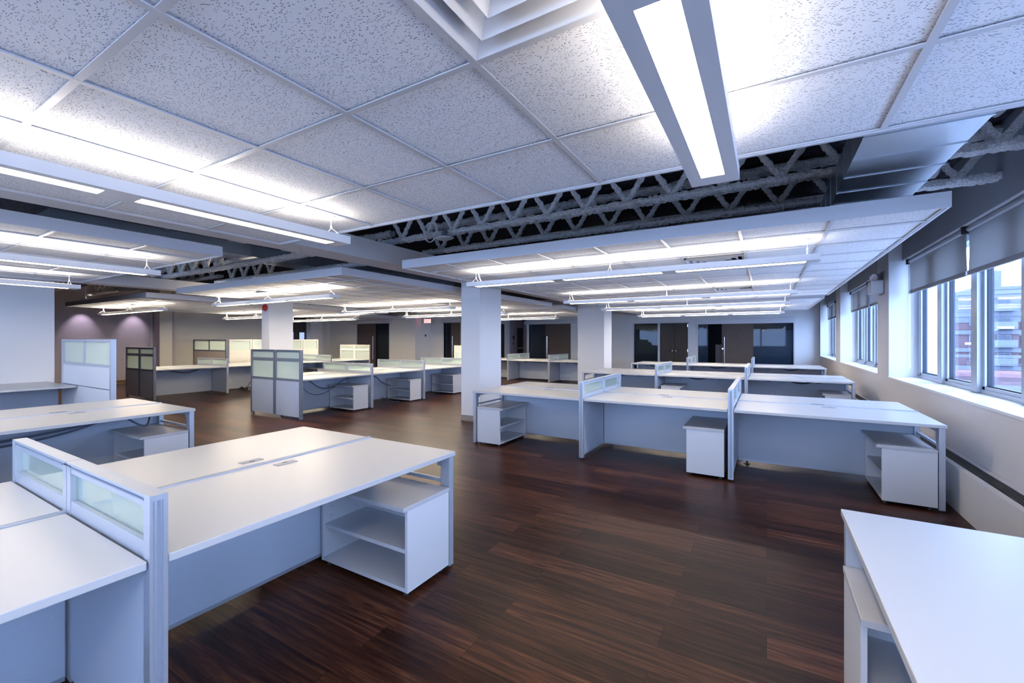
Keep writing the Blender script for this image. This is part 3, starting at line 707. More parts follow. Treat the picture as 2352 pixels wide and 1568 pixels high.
def divider(label, ox, oy, rz, xc, kind, group, frame='metal', panel='fabric'):
    """low: desk divider with one row of panes; tall: end screen with two rows of glass"""
    c, s = math.cos(rz), math.sin(rz); tall = kind == 'tall'; H_ = 1.25 if tall else .93
    t = thing('end_screen' if tall else 'desk_divider', label, 'desk screen', (ox + c * xc, oy + s * xc, 0), rz, group)
    w = .025; Y = DD + .008
    for sg in (-1, 1):
        def fr(b, sg=sg):
            a, e = sorted((0.004 * sg, sg * Y))
            o0, o1 = sorted((sg * (Y - .045), sg * Y)); i0, i1 = sorted((sg * .003, sg * .045))
            b.box(-w, w, o0, o1, .02, H_)                     # outer post
            b.box(-w * .9, w * .9, i0, i1, .06 if tall else .69, H_ - .01)       # centre stile
            m0, m1 = sorted((sg * .045, sg * (Y - .045)))
            b.box(-w * .8, w * .8, m0, m1, H_ - .035, H_)
            b.box(-w, w, a, e, H_, H_ + .008)
            if tall:
                b.box(-w * .8, w * .8, m0, m1, 1.045, 1.105); b.box(-w * .8, w * .8, m0, m1, .69, .735)
            else:
                b.box(-w * .8, w * .8, m0, m1, DH - .02, .782); b.box(-w * .5, w * .5, m0, m1, .035, .055)
                b.box(-w * .9, w * .9, i0, i1, .04, .69)
            # dark groove along the cap and the post
            b.box(-w - .0008, w + .0008, m0, m1, H_ - .013, H_ - .008, 1)
            b.box(-.005, .005, (o0 - .0006) if sg < 0 else o1, o0 if sg < 0 else (o1 + .0006), .03, H_ - .01, 1)
            for q in (-1, 1): b.box(-.004 + q * .012, q * .012, (o0 - .0006) if sg < 0 else o1, o0 if sg < 0 else (o1 + .0006), .03, H_ - .01, 1)
        part('frame', 'fr%s%s%d' % (kind, frame, sg), fr, [frame, 'groove' if frame == 'metal' else 'dmetal'], t)
        m0, m1 = sorted((sg * .045, sg * (Y - .045)))
        part('lower_panel', 'lp%s%s%d' % (kind, panel, sg), lambda b: b.box(-w * .8, w * .8, m0, m1, .055, .69 if tall else DH - .02), [panel], t)
        for z0, z1 in (((.735, 1.045), (1.105, H_ - .035)) if tall else ((.782, H_ - .035),)):
            part('glass_pane', 'gp%s%d%.2f' % (kind, sg, z0), lambda b: b.box(-.004, .004, m0, m1, z0, z1), ['frost' if tall else 'frostclear'], t)
        part('leveller_foot', 'dfoot%d' % sg, lambda b: (b.cyl((0, sg * (Y - .07), 0), .024, .012, 'z', 12), b.cyl((0, sg * (Y - .07), .012), .008, .05, 'z', 8)), ['foot'], t)
    return t

def pedestal(label, ox, oy, rz, side, xa, opn, group='open shelf cabinets under the desks'):
    """xa: bench-axis position of the body's start; opn: -1 opens toward bench -x, +1 toward +x"""
    c, s = math.cos(rz), math.sin(rz); W = .365
    if side < 0: bx = xa; rr = rz; op = opn
    else: bx = xa + W; rr = rz + math.pi; op = -opn
    t = thing('shelf_cabinet', label, 'cabinet', (ox + c * bx, oy + s * bx, 0), rr, group)
    def mx(x): return x if op < 0 else W - x
    th = .018; y0, y1 = -DD + .005, -.035
    def bb(b, xa_, xb_, *r_): p_, q_ = sorted((mx(xa_), mx(xb_))); b.box(p_, q_, *r_)
    part('cabinet_top', 'ct%d' % op, lambda b: bb(b, -.035, W, y0 - .004, y1, .49, .515), ['pedtop'], t, bevel=.002)
    part('carcass', 'cc%d' % op, lambda b: (bb(b, 0, W - .002, y0, y0 + th, .03, .49), bb(b, 0, W - .002, y1 - th, y1, .03, .49), bb(b, W - th, W - .002, y0 + th, y1 - th, .03, .49),
         bb(b, 0.002, W - th, y0 + th, y1 - th, .03, .052),
         *[b.cyl(((mx(.06 + .2 * i)), y1 - th - .001, .3 + .06 * j), .003, .0008, 'y', 8, 1) for i in (0, 1) for j in (0, 1, 2)]), ['lamside', 'black'], t, bevel=.0)
    part('shelf', 'cs%d' % op, lambda b: bb(b, .012, W - th, y0 + th, y1 - th, .24, .262), ['lamside'], t)
    for fx in (.03, W - .04):
        for fy in (y0 + .04, y1 - .04):
            part('leveller_foot', 'pf', lambda b: b.cyl((0, 0, 0), .016, .03, 'z', 10), ['foot'], t, (fx, fy, 0))
    return t

def bench(nm, ox, oy, rz, S, n, sides, ends, peds, divs=None, skip=(), segname=None):
    """ox, oy: spine start. sides: {-1: words, 1: words}; ends: ('leg'|'tall'|None, same)"""
    segname = segname or [None] * n
    for k in range(n):
        a = k * S + (.025 if (k > 0 or ends[0] == 'tall') else 0); e = (k + 1) * S - (.025 if (k < n - 1 or ends[1] == 'tall') else 0)
        for sd in (-1, 1):
            if (k, sd) in skip: continue
            lg = ('L' if k == 0 and ends[0] == 'leg' else '') + ('R' if k == n - 1 and ends[1] == 'leg' else '')
            desk('white desk, %s, %s of %s' % (segname[k], sides[sd], nm), ox, oy, rz, sd, a, e, lg, 'white bench desks')
        spine('grey upright panel below the %s desks of %s' % (segname[k], nm), ox, oy, rz, k * S, (k + 1) * S, 'upright panels below the desks')
        if k > 0:
            w_ = (divs or {}).get(k, 'between the %s and %s desks' % (segname[k - 1], segname[k]))
            divider('low frosted glass divider %s of %s' % (w_, nm), ox, oy, rz, k * S, 'low', 'low glass desk dividers')
    if ends[0] == 'tall': divider(ends[2], ox, oy, rz, 0, 'tall', 'tall double end screens', 'slate')
    if ends[1] == 'tall': divider(ends[3], ox, oy, rz, n * S, 'tall', 'tall double end screens', 'cream')
    for xa, sd, op, lab in peds: pedestal(lab, ox, oy, rz, sd, xa, op)

# A: foreground left bench, runs in depth
SA = 1.577
bench('the foreground bench', -2.502, 2.2125 - 3 * SA, HP, SA, 3, {-1: 'right side', 1: 'left side'}, ('leg', 'leg'),
      [(3 * SA - .43, -1, -1, 'open white shelf cabinet at the end of the foreground desk'),
       (3 * SA - .43, 1, -1, 'shelf cabinet under the far left end of the foreground bench'),
       ], segname=['camera-end', 'cut-off lower-left', 'large complete'])
# B: second bench at the left
bench('the left-edge bench', -5.90, 2.22 - 3 * 1.6, HP, 1.6, 3, {-1: 'right side', 1: 'left side'}, ('leg', 'leg'),
      [(3 * 1.6 - .43, -1, -1, 'open shelf cabinet under the left-edge bench with grey cables above')], segname=['camera-end', 'middle', 'end'])
# C: bench with pale tall end screens
SC = 1.602
bench('the frosted-screen bench', -7.92, 4.75, HP, SC, 4, {-1: 'right side', 1: 'left side'},
      ('tall', 'tall', 'pale double end screen with two frosted glass rows, left of the near column', 'tall white end screen partly hidden behind the near column'),
      [(k * SC + 1.135, -1, -1, 'open shelf cabinet under the %s desk of the frosted-screen bench' % w_) for k, w_ in enumerate(('first', 'second', 'third', 'fourth'))],
      segname=['first', 'second', 'third', 'fourth'])
# D: bench with dark end screens
bench('the dark-ended bench', -13.2, 4.53, HP, 1.6, 4, {-1: 'right side', 1: 'left side'},
      ('tall', 'tall', 'dark slate double end screen with frosted glass, before the mauve wall', 'pale green-glazed end screen before the left sliding door'),
      [(2 * 1.6 + 1.1, -1, -1, 'shaded shelf cabinet under the third desk of the dark-ended bench')],
      segname=['first', 'second', 'third', 'fourth'])
# window-side rows
SM = 1.615; XM = -3.545
bench('the nearest window-side row', XM, 5.72, 0, SM, 3, {-1: 'near side', 1: 'far side'}, ('leg', 'leg'),
      [(.085, -1, 1, 'open shelf cabinet at the left end of the nearest window-side row'),
       (2 * SM - .425, -1, -1, 'closed-fronted shelf cabinet beside the middle divider of the nearest window-side row'),
       (3 * SM - .425, -1, -1, 'open shelf cabinet at the window end of the nearest window-side row')],
      segname=['left', 'middle', 'window-end'])
bench('the second window-side row', XM, 9.87, 0, 1.61, 3, {-1: 'near side', 1: 'far side'}, ('leg', 'leg'),
      [(.085, -1, 1, 'shelf cabinet at the left end of the second window-side row'),
       (1.61 + .09, -1, 1, 'shelf cabinet right of the left divider of the second window-side row'),
       (3 * 1.61 - .425, -1, -1, 'shelf cabinet at the window end of the second window-side row')],
      segname=['left', 'middle', 'window-end'])
bench('the third window-side row', XM, 13.89, 0, 1.61, 3, {-1: 'near side', 1: 'far side'}, ('leg', 'leg'), [], segname=['left', 'middle', 'window-end'])
# front right bench end
bench('the lower-right bench', 1.06 - .005, 2.285 - 1.6, HP, 1.6, 1, {-1: 'window side', 1: 'left side'}, ('leg', 'leg'),
      [(1.6 - .42, 1, -1, 'shelf cabinet with open front under the lower-right desk')], segname=['cropped corner'], skip=((0, -1),))
# row seen between the columns
bench('the row between the columns', -9.45, 13.85, 0, 1.6, 3, {-1: 'near side', 1: 'far side'}, ('leg', 'leg'), [], segname=['left', 'middle', 'right'])

# N: wall desk at far left with a tall glazed screen
t = thing('desk', 'deep white desk against the pale left wall', 'desk', (-10.64, -1.2, 0), 0, 'white bench desks')
part('tabletop', None, lambda b: b.box(0, 1.42, 0, 3.57, DH - TT, DH), ['laminate'], t, bevel=.003)
part('modesty_panel', None, lambda b: b.box(.66, .70, 0, 3.54, .08, .70), ['fabric'], t)
part('cable_bracket', None, lambda b: (b.box(1.1, 1.2, 2.6, 2.7, .665, .70), b.box(1.1, 1.2, 1.2, 1.3, .665, .70)), ['black'], t)
def screen(label, x0, x1, y, rz, H_, zg, frame, panel, mid, seam, group='tall glazed partition screens', lowpanel=None):
    """single tall screen along local x"""
    W = x1 - x0 if rz == 0 else x1 - x0
    t = thing('partition_screen', label, 'office screen', (x0, y, 0) if rz == 0 else (y, x0, 0), rz, group)
    def fr(b):
        b.box(0, .05, -.03, .03, 0, H_); b.box(W - .05, W, -.03, .03, 0, H_); b.box(.05, W - .05, -.03, .03, H_ - .035, H_)
        b.box(.05, W - .05, -.028, .028, zg - .04, zg); b.box(.05, W - .05, -.03, .03, .02, .07)
        if seam: b.box(.05, W - .05, -.0265, .0265, seam - .006, seam + .006, 1)
        for m_ in mid: b.box(m_ - .014, m_ + .014, -.028, .028, zg, H_ - .035)
    part('frame', None, fr, [frame, 'dmetal'], t)
    part('lower_panel', None, lambda b: (b.box(.05, W - .05, -.024, .024, .07, zg - .04)), [panel], t)
    part('glass_pane', None, lambda b: b.box(.05, W - .05, -.004, .004, zg, H_ - .035), ['frost'], t)
    return t
screen('tall white partition with a wide frosted glass strip beside the pale left wall', -9.95, -7.90, 2.41, 0, 1.45, 1.085, 'metal', 'lamside', [.98], .735)
screen('tall dark-framed taupe partition with two green panes behind the dark-ended bench', -16.25, -14.2, 7.0, 0, 1.45, 1.12, 'dmetal', 'taupe', [1.0], None)
for i, (a, c, lab) in enumerate(((7.05, 7.72, 'cream partition with frosted glass, next to the taupe one'), (7.74, 8.85, 'cream partition with grey-green glass left of the alarm column'),
                                 (8.87, 9.48, 'cream partition with dark-looking glass right of the alarm column'), (9.50, 10.1, 'last cream partition with pale glass before the back wall'))):
    screen(lab, a, c, -14.2, HP, 1.45, 1.12, 'cream', 'cream', [], None)

# ================================================================ CABLES
def cable(pts, r, label, m='cable', sub=8, group='loose cables under the desks'):
    P_ = [Vector(p) for p in pts]; out = []
    for i in range(len(P_) - 1):
        p0 = P_[max(i - 1, 0)]; p1 = P_[i]; p2 = P_[i + 1]; p3 = P_[min(i + 2, len(P_) - 1)]
        for k in range(sub):
            u = k / sub
            out.append(.5 * ((2 * p1) + (p2 - p0) * u + (2 * p0 - 5 * p1 + 4 * p2 - p3) * u * u + (3 * p1 - p0 - 3 * p2 + p3) * u ** 3))
    out.append(P_[-1])
    tag(part('cable', None, lambda b: b.tube(out, r, 8), [m], smooth=True), label, 'cable', group)
cable([(-7.75, 5.25, .69), (-7.7, 5.5, .5), (-7.7, 5.75, .46), (-7.65, 6.0, .58), (-7.6, 6.25, .69)], .011, 'thick blue cable sagging under the first frosted-screen desk')
cable([(-7.75, 5.0, .69), (-7.72, 5.3, .4), (-7.7, 5.6, .36), (-7.6, 5.85, .52)], .006, 'thin blue cable drooping under the first frosted-screen desk')
cable([(-7.78, 6.45, .66), (-7.6, 6.6, .58), (-7.7, 6.55, .47), (-7.78, 6.5, .5)], .018, 'looped thick cable behind the first low divider of the frosted-screen bench')
cable([(-7.75, 6.5, .62), (-7.7, 6.9, .62), (-7.7, 7.15, .45), (-7.65, 7.35, .36)], .013, 'blue cable curving down to the second shelf cabinet')
cable([(-7.6, 7.0, .008), (-7.4, 7.2, .008), (-7.5, 7.45, .01), (-7.3, 7.3, .008), (-7.45, 7.1, .06), (-7.6, 7.05, .12), (-7.55, 6.95, .02)], .005, 'tangle of thin cable on the floor by the second shelf cabinet')
cable([(-5.82, 1.9, .69), (-5.7, 1.55, .62), (-5.75, 1.0, .55), (-5.8, .3, .52), (-5.8, -.4, .55)], .009, 'upper grey cable sagging along the left-edge bench')
cable([(-5.80, 1.85, .68), (-5.72, 1.4, .56), (-5.76, .9, .50), (-5.8, .2, .49), (-5.8, -.5, .52)], .009, 'lower grey cable sagging along the left-edge bench')
cable([(-5.85, 2.1, .69), (-5.55, 1.95, .55), (-5.65, 1.8, .66)], .009, 'short grey cable above the left-edge shelf cabinet')
cable([(-13.0, 5.0, .68), (-12.95, 5.3, .60), (-12.95, 5.5, .60), (-13.0, 5.75, .68)], .014, 'dark cable sagging under the first dark-ended desk')
cable([(-12.9, 6.75, .69), (-12.85, 7.05, .66), (-12.8, 7.1, .45), (-12.85, 6.95, .2), (-12.8, 6.85, .05)], .022, 'grey cable bundle dropping to the floor under the second dark-ended desk', 'base')
cable([(-12.8, 7.1, .5), (-12.85, 7.4, .66), (-12.9, 7.6, .69)], .012, 'black cable branching up from the bundle under the second dark-ended desk', 'black')
cable([(-12.75, 6.75, .03), (-12.7, 6.65, .12), (-12.72, 6.6, .06), (-12.75, 6.75, .01)], .012, 'black cable loop on the floor by the hanging bundle', 'black')
for k, (y, nm) in enumerate(((9.75, 'second'), (13.77, 'third'))):
    for j, (xx, w_) in enumerate(((-3.2, 'left'), (-1.5, 'middle'), (.3, 'window-end'))):
        cable([(xx, y, .69), (xx + .15, y - .05, .64), (xx + .3, y - .05, .63), (xx + .55, y - .05, .69)], .011, 'dark cable sagging under the %s desk of the %s window-side row' % (w_, nm), 'black')
for j, xx in enumerate((-7.2, -5.7)):
    cable([(xx, 13.7, .69), (xx + .15, 13.62, .65), (xx + .3, 13.62, .65), (xx + .5, 13.7, .69)], .010, 'dark cable under the %s desk between the columns' % ('middle', 'right')[j], 'black')
tag(part('power_adapter', None, lambda b: b.box(-12.79, -12.69, 6.8, 6.92, 0, .10), ['dmetal'], bevel=.006), 'dark power box on the floor below the hanging cable bundle', 'power box')

# ================================================================ SMALL FIXTURES
t = thing('fire_alarm_bell', 'round red fire alarm bell on the far column', 'alarm bell', (-10.2, 5.88, 2.2), 0)
def bell(b):
    n = 28; rings = [(.0, -.075), (.03, -.073), (.055, -.064), (.074, -.045), (.082, -.02), (.082, -.012)]
    k0 = len(b.v)
    for r_, y_ in rings:
        for j in range(n): b.v.append((r_ * math.cos(6.28318 * j / n), y_, r_ * math.sin(6.28318 * j / n)))
    for i in range(len(rings) - 1):
        for j in range(n):
            a = k0 + i * n + j; c = k0 + i * n + (j + 1) % n; b.f.append((a, a + n, c + n, c)); b.m.append(0)
part('gong', None, bell, ['red'], t, smooth=True)
part('backbox', None, lambda b: b.cyl((0, -.02, 0), .06, .02, 'y', 20), ['red'], t)
part('centre_bolt', None, lambda b: b.cyl((0, -.083, 0), .012, .012, 'y', 10), ['steel'], t)

# exit sign, red letters
t = thing('exit_sign', 'small lit red EXIT sign hanging before the stepped back wall', 'exit sign', (-12.6, 14.25, 2.15), R(18))
part('housing', None, lambda b: b.box(-.17, .17, .0, .04, 0, .19), ['metal'], t, bevel=.004)
part('face', None, lambda b: b.box(-.155, .155, -.004, 0, .012, .178), ['signface'], t)
def exit_letters(b):
    z0, z1 = .035, .155; y0, y1 = -.010, -.004; wd = .05; th = .014
    def bar(p, q):
        p = Vector((p[0], 0, p[1])); q = Vector((q[0], 0, q[1])); d = (q - p).normalized(); n_ = Vector((-d.z, 0, d.x)) * th / 2
        k = len(b.v)
        for y in (y0, y1):
            for c in (p - n_, q - n_, q + n_, p + n_): b.v.append((c.x, y, c.z))
        b.f += [(k, k + 1, k + 2, k + 3), (k + 7, k + 6, k + 5, k + 4), (k, k + 4, k + 5, k + 1), (k + 1, k + 5, k + 6, k + 2), (k + 2, k + 6, k + 7, k + 3), (k + 3, k + 7, k + 4, k)]; b.m += [0] * 6
    x = -.135
    bar((x + th / 2, z0), (x + th / 2, z1)); [bar((x, z), (x + wd, z)) for z in (z0 + th / 2, (z0 + z1) / 2, z1 - th / 2)]
    x = -.06; bar((x, z0), (x + wd, z1)); bar((x, z1), (x + wd, z0))
    x = .025; bar((x, z0), (x, z1))
    x = .06; bar((x + wd / 2, z0), (x + wd / 2, z1)); bar((x, z1 - th / 2), (x + wd, z1 - th / 2))
part('letters', None, exit_letters, ['redletter'], t)
part('hanger', None, lambda b: b.cyl((0, .02, .19), .008, .96, 'z', 8), ['metal'], t)
# thermostat
t = thing('thermostat', 'white thermostat with dark display on the stepped back wall', 'thermostat', (-12.88, 14.42, 1.50), 0)
part('body', None, lambda b: b.box(0, .025, -.07, .07, 0, .19), ['reveal'], t, bevel=.004)
part('display', None, lambda b: b.box(.025, .028, -.05, .05, .09, .16), ['black'], t)
# second exit sign seen edge on by the corridor, access reader
tag(part('door_reader', None, lambda b: (b.box(-10.998, -10.97, 18.8, 18.9, 1.45, 1.65), b.box(-10.998, -10.98, 18.82, 18.88, 1.2, 1.32)), ['black']), 'black card reader on the mauve corridor wall', 'card reader')

# emergency light on the first pier
t = thing('emergency_light', 'white twin-head emergency light on the pier between windows', 'emergency light', (XW, 8.82, 2.17), 0)
part('battery_box', None, lambda b: b.box(-.16, 0, -.1, .19, 0, .20), ['reveal'], t, bevel=.006)
part('wall_plate', None, lambda b: b.box(-.012, 0, -.13, .2, -.02, .34), ['base'], t)
for yy, ang in ((-.03, -.7), (.12, .5)):
    def head(b, yy=yy, ang=ang):
        d = Vector((-.8, math.sin(ang) * .6 - .3, -.25)).normalized(); c = Vector((-.08, yy, .265))
        b.tube([c - d * .04, c, c + d * .05], [.035, .05, .055], 16); b.tube([c + d * .05, c + d * .051], [.047, .047], 16, 1)
    part('lamp_head', None, head, ['metal', 'steel'], t, smooth=False)
part('swivel', None, lambda b: b.box(-.1, -.05, .0, .1, .2, .23), ['metal'], t)

# roller shades and chains
def shade(y0, y1, label, seed, chained=True, zb=2.105):
    t = thing('roller_shade', label, 'window shade', (1.79, y0, 0), 0, 'grey roller shades')
    Wd = y1 - y0; rs = random.Random(seed); ph = rs.uniform(0, 6)
    def cloth(b):
        n = 60; m_ = 8; k0 = len(b.v)
        for q in range(2):
            for i in range(n + 1):
                y = Wd * i / n
                for j in range(m_ + 1):
                    z = 2.565 - (2.565 - zb - .045) * j / m_; f = j / m_
                    dx = .010 * f * math.sin(y * 9 + ph) * math.exp(-((y - .25) / .3) ** 2) + .012 * f * math.sin(y * 14 + ph) * math.exp(-((Wd - y) / .4) ** 2)
                    dy = .018 * math.sin(f * 3.1) * (1 if i == 0 else (-1 if i == n else 0))
                    b.v.append((dx + q * .0015, y + dy, z))
            for i in range(n):
                for j in range(m_):
                    a = k0 + q * (n + 1) * (m_ + 1) + i * (m_ + 1) + j
                    b.f.append((a, a + 1, a + m_ + 2, a + m_ + 1) if q else (a, a + m_ + 1, a + m_ + 2, a + 1)); b.m.append(0)
    part('cloth', None, cloth, ['shade'], t, smooth=True)
    part('hem_bar', 'hem%.2f%.1f' % (Wd, zb), lambda b: b.box(-.012, .012, 0, Wd, zb, zb + .047), ['hem'], t, bevel=.004)
    part('roller_tube', 'rt%.2f' % Wd, lambda b: b.cyl((.0, .02, 2.575), .028, Wd - .04, 'y', 16), ['metal'], t)
    part('end_bracket', 'eb%.2f' % Wd, lambda b: (b.box(-.045, .04, -.008, .0, 2.535, 2.6145), b.box(-.045, .04, Wd, Wd + .008, 2.535, 2.6145), b.box(-.05, .045, -.04, .02, 2.606, 2.6145), b.box(-.05, .045, Wd - .02, Wd + .04, 2.606, 2.6145)), ['black'], t)
    def chain(b):
        p = [(-.02, Wd - .03, 2.54 - 1.45 * k / 12) for k in range(13)] + [(-.02, Wd - .055, 1.075), (-.02, Wd - .08, 1.09)] + [(-.02, Wd - .085, 1.09 + 1.45 * k / 12) for k in range(13)]
        b.tube(p, .0035, 6)
    if not chained: return
    part('pull_chain', 'ch%.2f' % Wd, chain, ['wcable'], t)
    part('chain_weight', 'cw%.2f' % Wd, lambda b: b.box(-.03, -.01, Wd - .075, Wd - .045, 1.04, 1.085), ['wcable'], t)
words = {2: ('nearest window, camera side', 'nearest window, far side by the white reveal'), 3: ('middle window, near side', 'middle window, far side'), 4: ('farthest window, near side', 'farthest window, far side by the back wall'), 1: ('window just right of the frame', 'window right of the frame, far side')}
for i in (1, 2, 3, 4):
    y0, y1 = niches[i]; m_ = (y0 + y1) / 2 - .12  # unseen shades right of the frame are added to dim the lower-right desk
    shade(y0 + .14, m_ - .025, ('half-lowered' if i > 1 else 'added light-blocking') + ' grey roller shade on the ' + words[i][0], i, False, 2.105 if i > 1 else 1.85)
    shade(m_ + .025, y1 - .14, ('half-lowered' if i > 1 else 'added light-blocking') + ' grey roller shade on the ' + words[i][1], i + 9, True, 2.105 if i > 1 else 1.85)

# radiator covers along the window wall
ys = [-3.2, -.8, 1.55, 3.92, 6.32, 8.72, 11.12, 13.52, 15.92, 18.28]
rw = ['behind the camera', 'right of the camera', 'beside the lower-right bench', 'at the end of the nearest window-side row', 'beyond the nearest window-side row', 'at the end of the second window-side row', 'beyond the second window-side row', 'at the end of the third window-side row', 'nearest the back wall']
for k in range(2, 9):
    a, c = ys[k] + .004, ys[k + 1] - .004
    t = thing('radiator_cover', 'pale grey radiator cover section ' + rw[k], 'radiator cover', (1.375, a, 0), 0, 'radiator cover sections along the window wall')
    Wd = c - a
    part('front_casing', None, lambda b: (b.box(0, .015, 0, Wd, 0, .375), b.box(.015, .045, 0, Wd, .36, .375), b.box(.155, .195, 0, Wd, .36, .375), b.box(.015, .195, 0, .01, .0, .36)), ['rad'], t, bevel=.002)
    part('grille', None, lambda b: (b.box(.045, .155, 0, Wd, .345, .352), *[b.box(.05 + .0145 * q, .056 + .0145 * q, 0, Wd, .352, .368) for q in range(8)], *[b.box(.045, .155, Wd * q / 8 - .004 if q else 0, Wd * q / 8 + .004, .352, .366) for q in range(8)]), ['grille'], t)

# wall-washer downlights for the mauve wall
for yy, lab in ((4.85, 'left'), (6.15, 'right')):
    t = thing('wall_downlight', '%s one of two small downlights washing the mauve wall' % lab, 'downlight', (-18.05, yy, 2.55), 0, 'downlights at the mauve wall')
    part('can', 'can', lambda b: b.tube([(0, 0, 0), (0, 0, .16)], .06, 18, cap=False), ['white_metal'], t)
    part('stem', 'stem', lambda b: b.cyl((0, 0, .16), .01, .59, 'z', 8), ['white_metal'], t)
    part('bulb', 'bulb', lambda b: b.cyl((0, 0, .1), .035, .02, 'z', 12), ['lens'], t)
    l = bpy.data.lights.new('downlight_beam', 'SPOT'); l.energy = 15; l.color = (.97, .82, 1.0); l.spot_size = R(66); l.spot_blend = .8; l.shadow_soft_size = .03
    lo = bpy.data.objects.new('downlight_beam', l); COL.objects.link(lo); lo.location = (-18.05, yy, 2.5); lo.rotation_euler = (0, R(28), 0)

# ================================================================ OUTSIDE
GZ = -7.0
struct('ground', lambda b: b.box(2.6, 260, -60, 320, GZ - .2, GZ), ['bounce_asphalt'])
def apartment(label, x, y, w_, d_, z1, mats, floors, cols, band, rz=0, brick_to=None):
    t = thing('apartment_building', label, 'building', (x, y, GZ), rz)
    Hh = z1 - GZ; fh = Hh / floors; cw = w_ / cols; bt = brick_to if brick_to is not None else Hh
    part('wall', None, lambda b: (b.box(0, w_, 0, d_, 0, bt), b.box(.05, w_ - .05, .05, d_ - .05, bt, Hh)), [mats[0]], t)
    part('upper_wall', None, lambda b: (b.box(-.1, w_ + .1, -.1, d_, bt, Hh)), [mats[1]], t)
    part('roof_parapet', None, lambda b: (b.box(-.4, w_ + .4, -.4, d_ + .4, Hh, Hh + .5), b.box(w_ * .1, w_ * .35, 1, 4, Hh + .5, Hh + 3.2)), ['concrete'], t)
    for f in range(floors):
        part('floor_band', 'bd%s' % label[:8], lambda b: b.box(-.15, w_ + .15, -.25, -.1, 0, band), ['concrete'], t, (0, 0, f * fh + fh - band))
        for c in range(cols):
            part('window', 'bw%s' % label[:8], lambda b: (b.box(cw * .22, cw * .72, -.16, -.1, fh * .25, fh * .75, 1), b.box(cw * .26, cw * .46, -.18, -.16, fh * .3, fh * .70), b.box(cw * .49, cw * .68, -.18, -.16, fh * .3, fh * .70)), ['winglass', 'concrete'], t, (c * cw, 0, f * fh))
    for f in range(2, floors):
        part('balcony', 'bb%s' % label[:8], lambda b: (b.box(0, cw * 1.3, -1.3, -.1, 0, .18), b.box(0, cw * 1.3, -1.35, -1.25, .18, 1.0), b.box(0, .08, -1.3, -.1, .18, 1.0), b.box(cw * 1.3 - .08, cw * 1.3, -1.3, -.1, .18, 1.0)), ['concrete'], t, (w_ - cw * 1.5, 0, f * fh + .1))
    return t
apartment('dark red brick apartment block with white balconies, seen through the middle pane', 15.5, 84, 13.5, 12, 7.6, ('brick', 'concrete'), 6, 5, .55, brick_to=10.8)
apartment('tall red and grey apartment tower seen through the right pane', 29.5, 99, 8.8, 14, 9.4, ('brick', 'facade2'), 7, 4, .3, brick_to=11.6)
t = thing('roof_mast', 'thin antenna mast on the red brick apartment block', 'antenna', (20.6, 88, 7.6), 0)
part('mast', None, lambda b: (b.box(-.6, .6, -.6, .6, .5, 2.2), b.cyl((0, 0, 2.2), .08, 2.6, 'z', 8)), ['concrete'], t)
# long low station building
t = thing('low_building', 'long low building with blue metal roof and brick band across the street', 'building', (8, 48, GZ), R(-6))
part('brick_band', None, lambda b: b.box(0, 60, 0, 10, 0, 5.6), ['brick'], t)
part('roof', None, lambda b: b.prism([(0, 0), (60, 0), (60, .1), (0, .1)], 0, .01) or [b.v.extend([(-.5, -1.2, 5.7), (60, -1.2, 5.7), (60, 4, 7.0), (-.5, 4, 7.0), (-.5, -1.2, 5.5), (60, -1.2, 5.5), (60, 4, 5.5), (-.5, 4, 5.5)]),
     b.f.extend([(8, 9, 10, 11), (12, 15, 14, 13), (8, 12, 13, 9), (9, 13, 14, 10), (10, 14, 15, 11), (11, 15, 12, 8)]), b.m.extend([0] * 6)], ['metalroof'], t)
part('ridge_cap', None, lambda b: b.box(-.6, 60, 3.8, 4.4, 6.95, 7.15), ['concrete'], t)
part('canopy', None, lambda b: (b.box(-1, 60, -4.5, 0, 3.1, 3.5), b.box(-1, 60, -4.6, -4.4, 2.3, 3.1), b.box(-1, 60, -4.55, -4.4, 3.6, 3.9, 0)), ['concrete'], t)
for k in range(10):
    part('pillar', 'pil', lambda b: b.box(0, .9, -4.3, -3.6, 0, 2.4), ['brick'], t, (2 + k * 5.5, 0, 0))
    part('pale_panel', 'palp', lambda b: b.box(0, 2.2, -.08, 0, 4.4, 5.0), ['concrete'], t, (1 + k * 5.5, 0, 0))
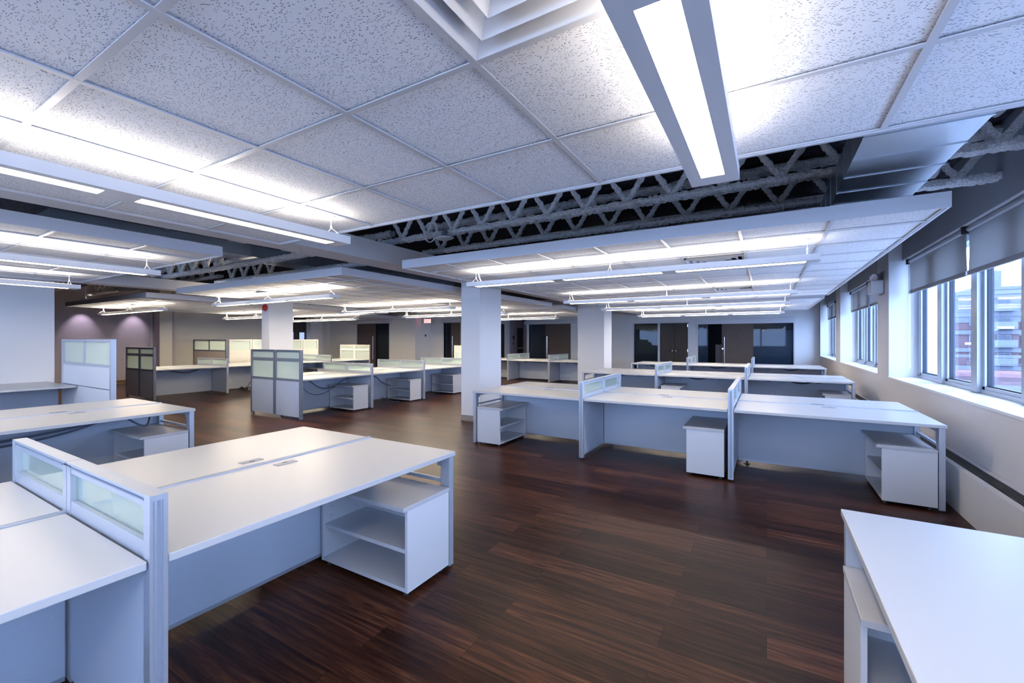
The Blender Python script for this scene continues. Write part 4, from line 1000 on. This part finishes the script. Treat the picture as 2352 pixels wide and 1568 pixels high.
# street lamp
t = thing('street_lamp', 'white street lamp with an arm outside the middle pane', 'street lamp', (12.6, 42.5, GZ), 0)
part('pole', None, lambda b: b.cyl((0, 0, 0), .22, 7.8, 'z', 12), ['concrete'], t)
part('arm', None, lambda b: b.tube([(0, 0, 7.7), (.6, 0, 8.9), (1.3, 0, 9.3)], .07, 8), ['concrete'], t)
part('lamp_head', None, lambda b: (b.box(1.1, 1.8, -.15, .15, 9.2, 9.35), b.box(-.5, .2, -.15, .15, 8.1, 8.25)), ['metal'], t)
# trees
def tree(x, y, h, seed, label):
    r_ = random.Random(seed); t = thing('bare_tree', label, 'tree', (x, y, GZ), 0, 'bare trees across the street')
    def trunk(b):
        def br(p, d, l, r, n):
            q = p + d * l; b.tube([p, (p + q) / 2 + Vector((r_.uniform(-1, 1), r_.uniform(-1, 1), 0)) * l * .05, q], [r, r * .85, r * .6], 5, cap=False)
            if n == 0: return
            for _ in range(4): br(q, (d + Vector((r_.uniform(-1, 1), r_.uniform(-1, 1), r_.uniform(-.3, .7))) * .75).normalized(), l * .72, r * .55, n - 1)
        br(Vector((0, 0, 0)), Vector((0, 0, 1)), h * .3, .35, 5)
    part('branches', None, trunk, ['bark'], t)
tree(33.5, 82, 9.8, 1, 'bare tree left in the right pane, before the tower')
tree(38, 86, 9.5, 2, 'bare tree at the right edge beyond the blue roof')
tree(43, 84, 9.2, 5, 'bare tree just past the right edge of the window view')
# banner with letters
t = thing('street_banner', 'pale red banner with white letters low in the right pane', 'banner', (9.0, 22.5, -4.05), R(-30))
part('cloth', None, lambda b: b.box(0, 8, 0, .05, 0, .75), ['banner'], t)
def glyphs(b):
    GL = {'L': [((0, 0), (0, 1)), ((0, 0), (.6, 0))], 'O': [((0, 0), (0, 1)), ((0, 1), (.6, 1)), ((.6, 1), (.6, 0)), ((.6, 0), (0, 0))], 'C': [((0, 0), (0, 1)), ((0, 1), (.6, 1)), ((0, 0), (.6, 0))],
          'A': [((0, 0), (.3, 1)), ((.3, 1), (.6, 0)), ((.15, .4), (.45, .4))]}
    for i, ch in enumerate('LOCAL'):
        for p, q in GL[ch]:
            a = Vector((1 + i * 1.1 + p[0] * .6, -.02, .18 + p[1] * .4)); c = Vector((1 + i * 1.1 + q[0] * .6, -.02, .18 + q[1] * .4))
            b.tube([a, c], .04, 4)
part('letters', None, glyphs, ['bannertext'], t)
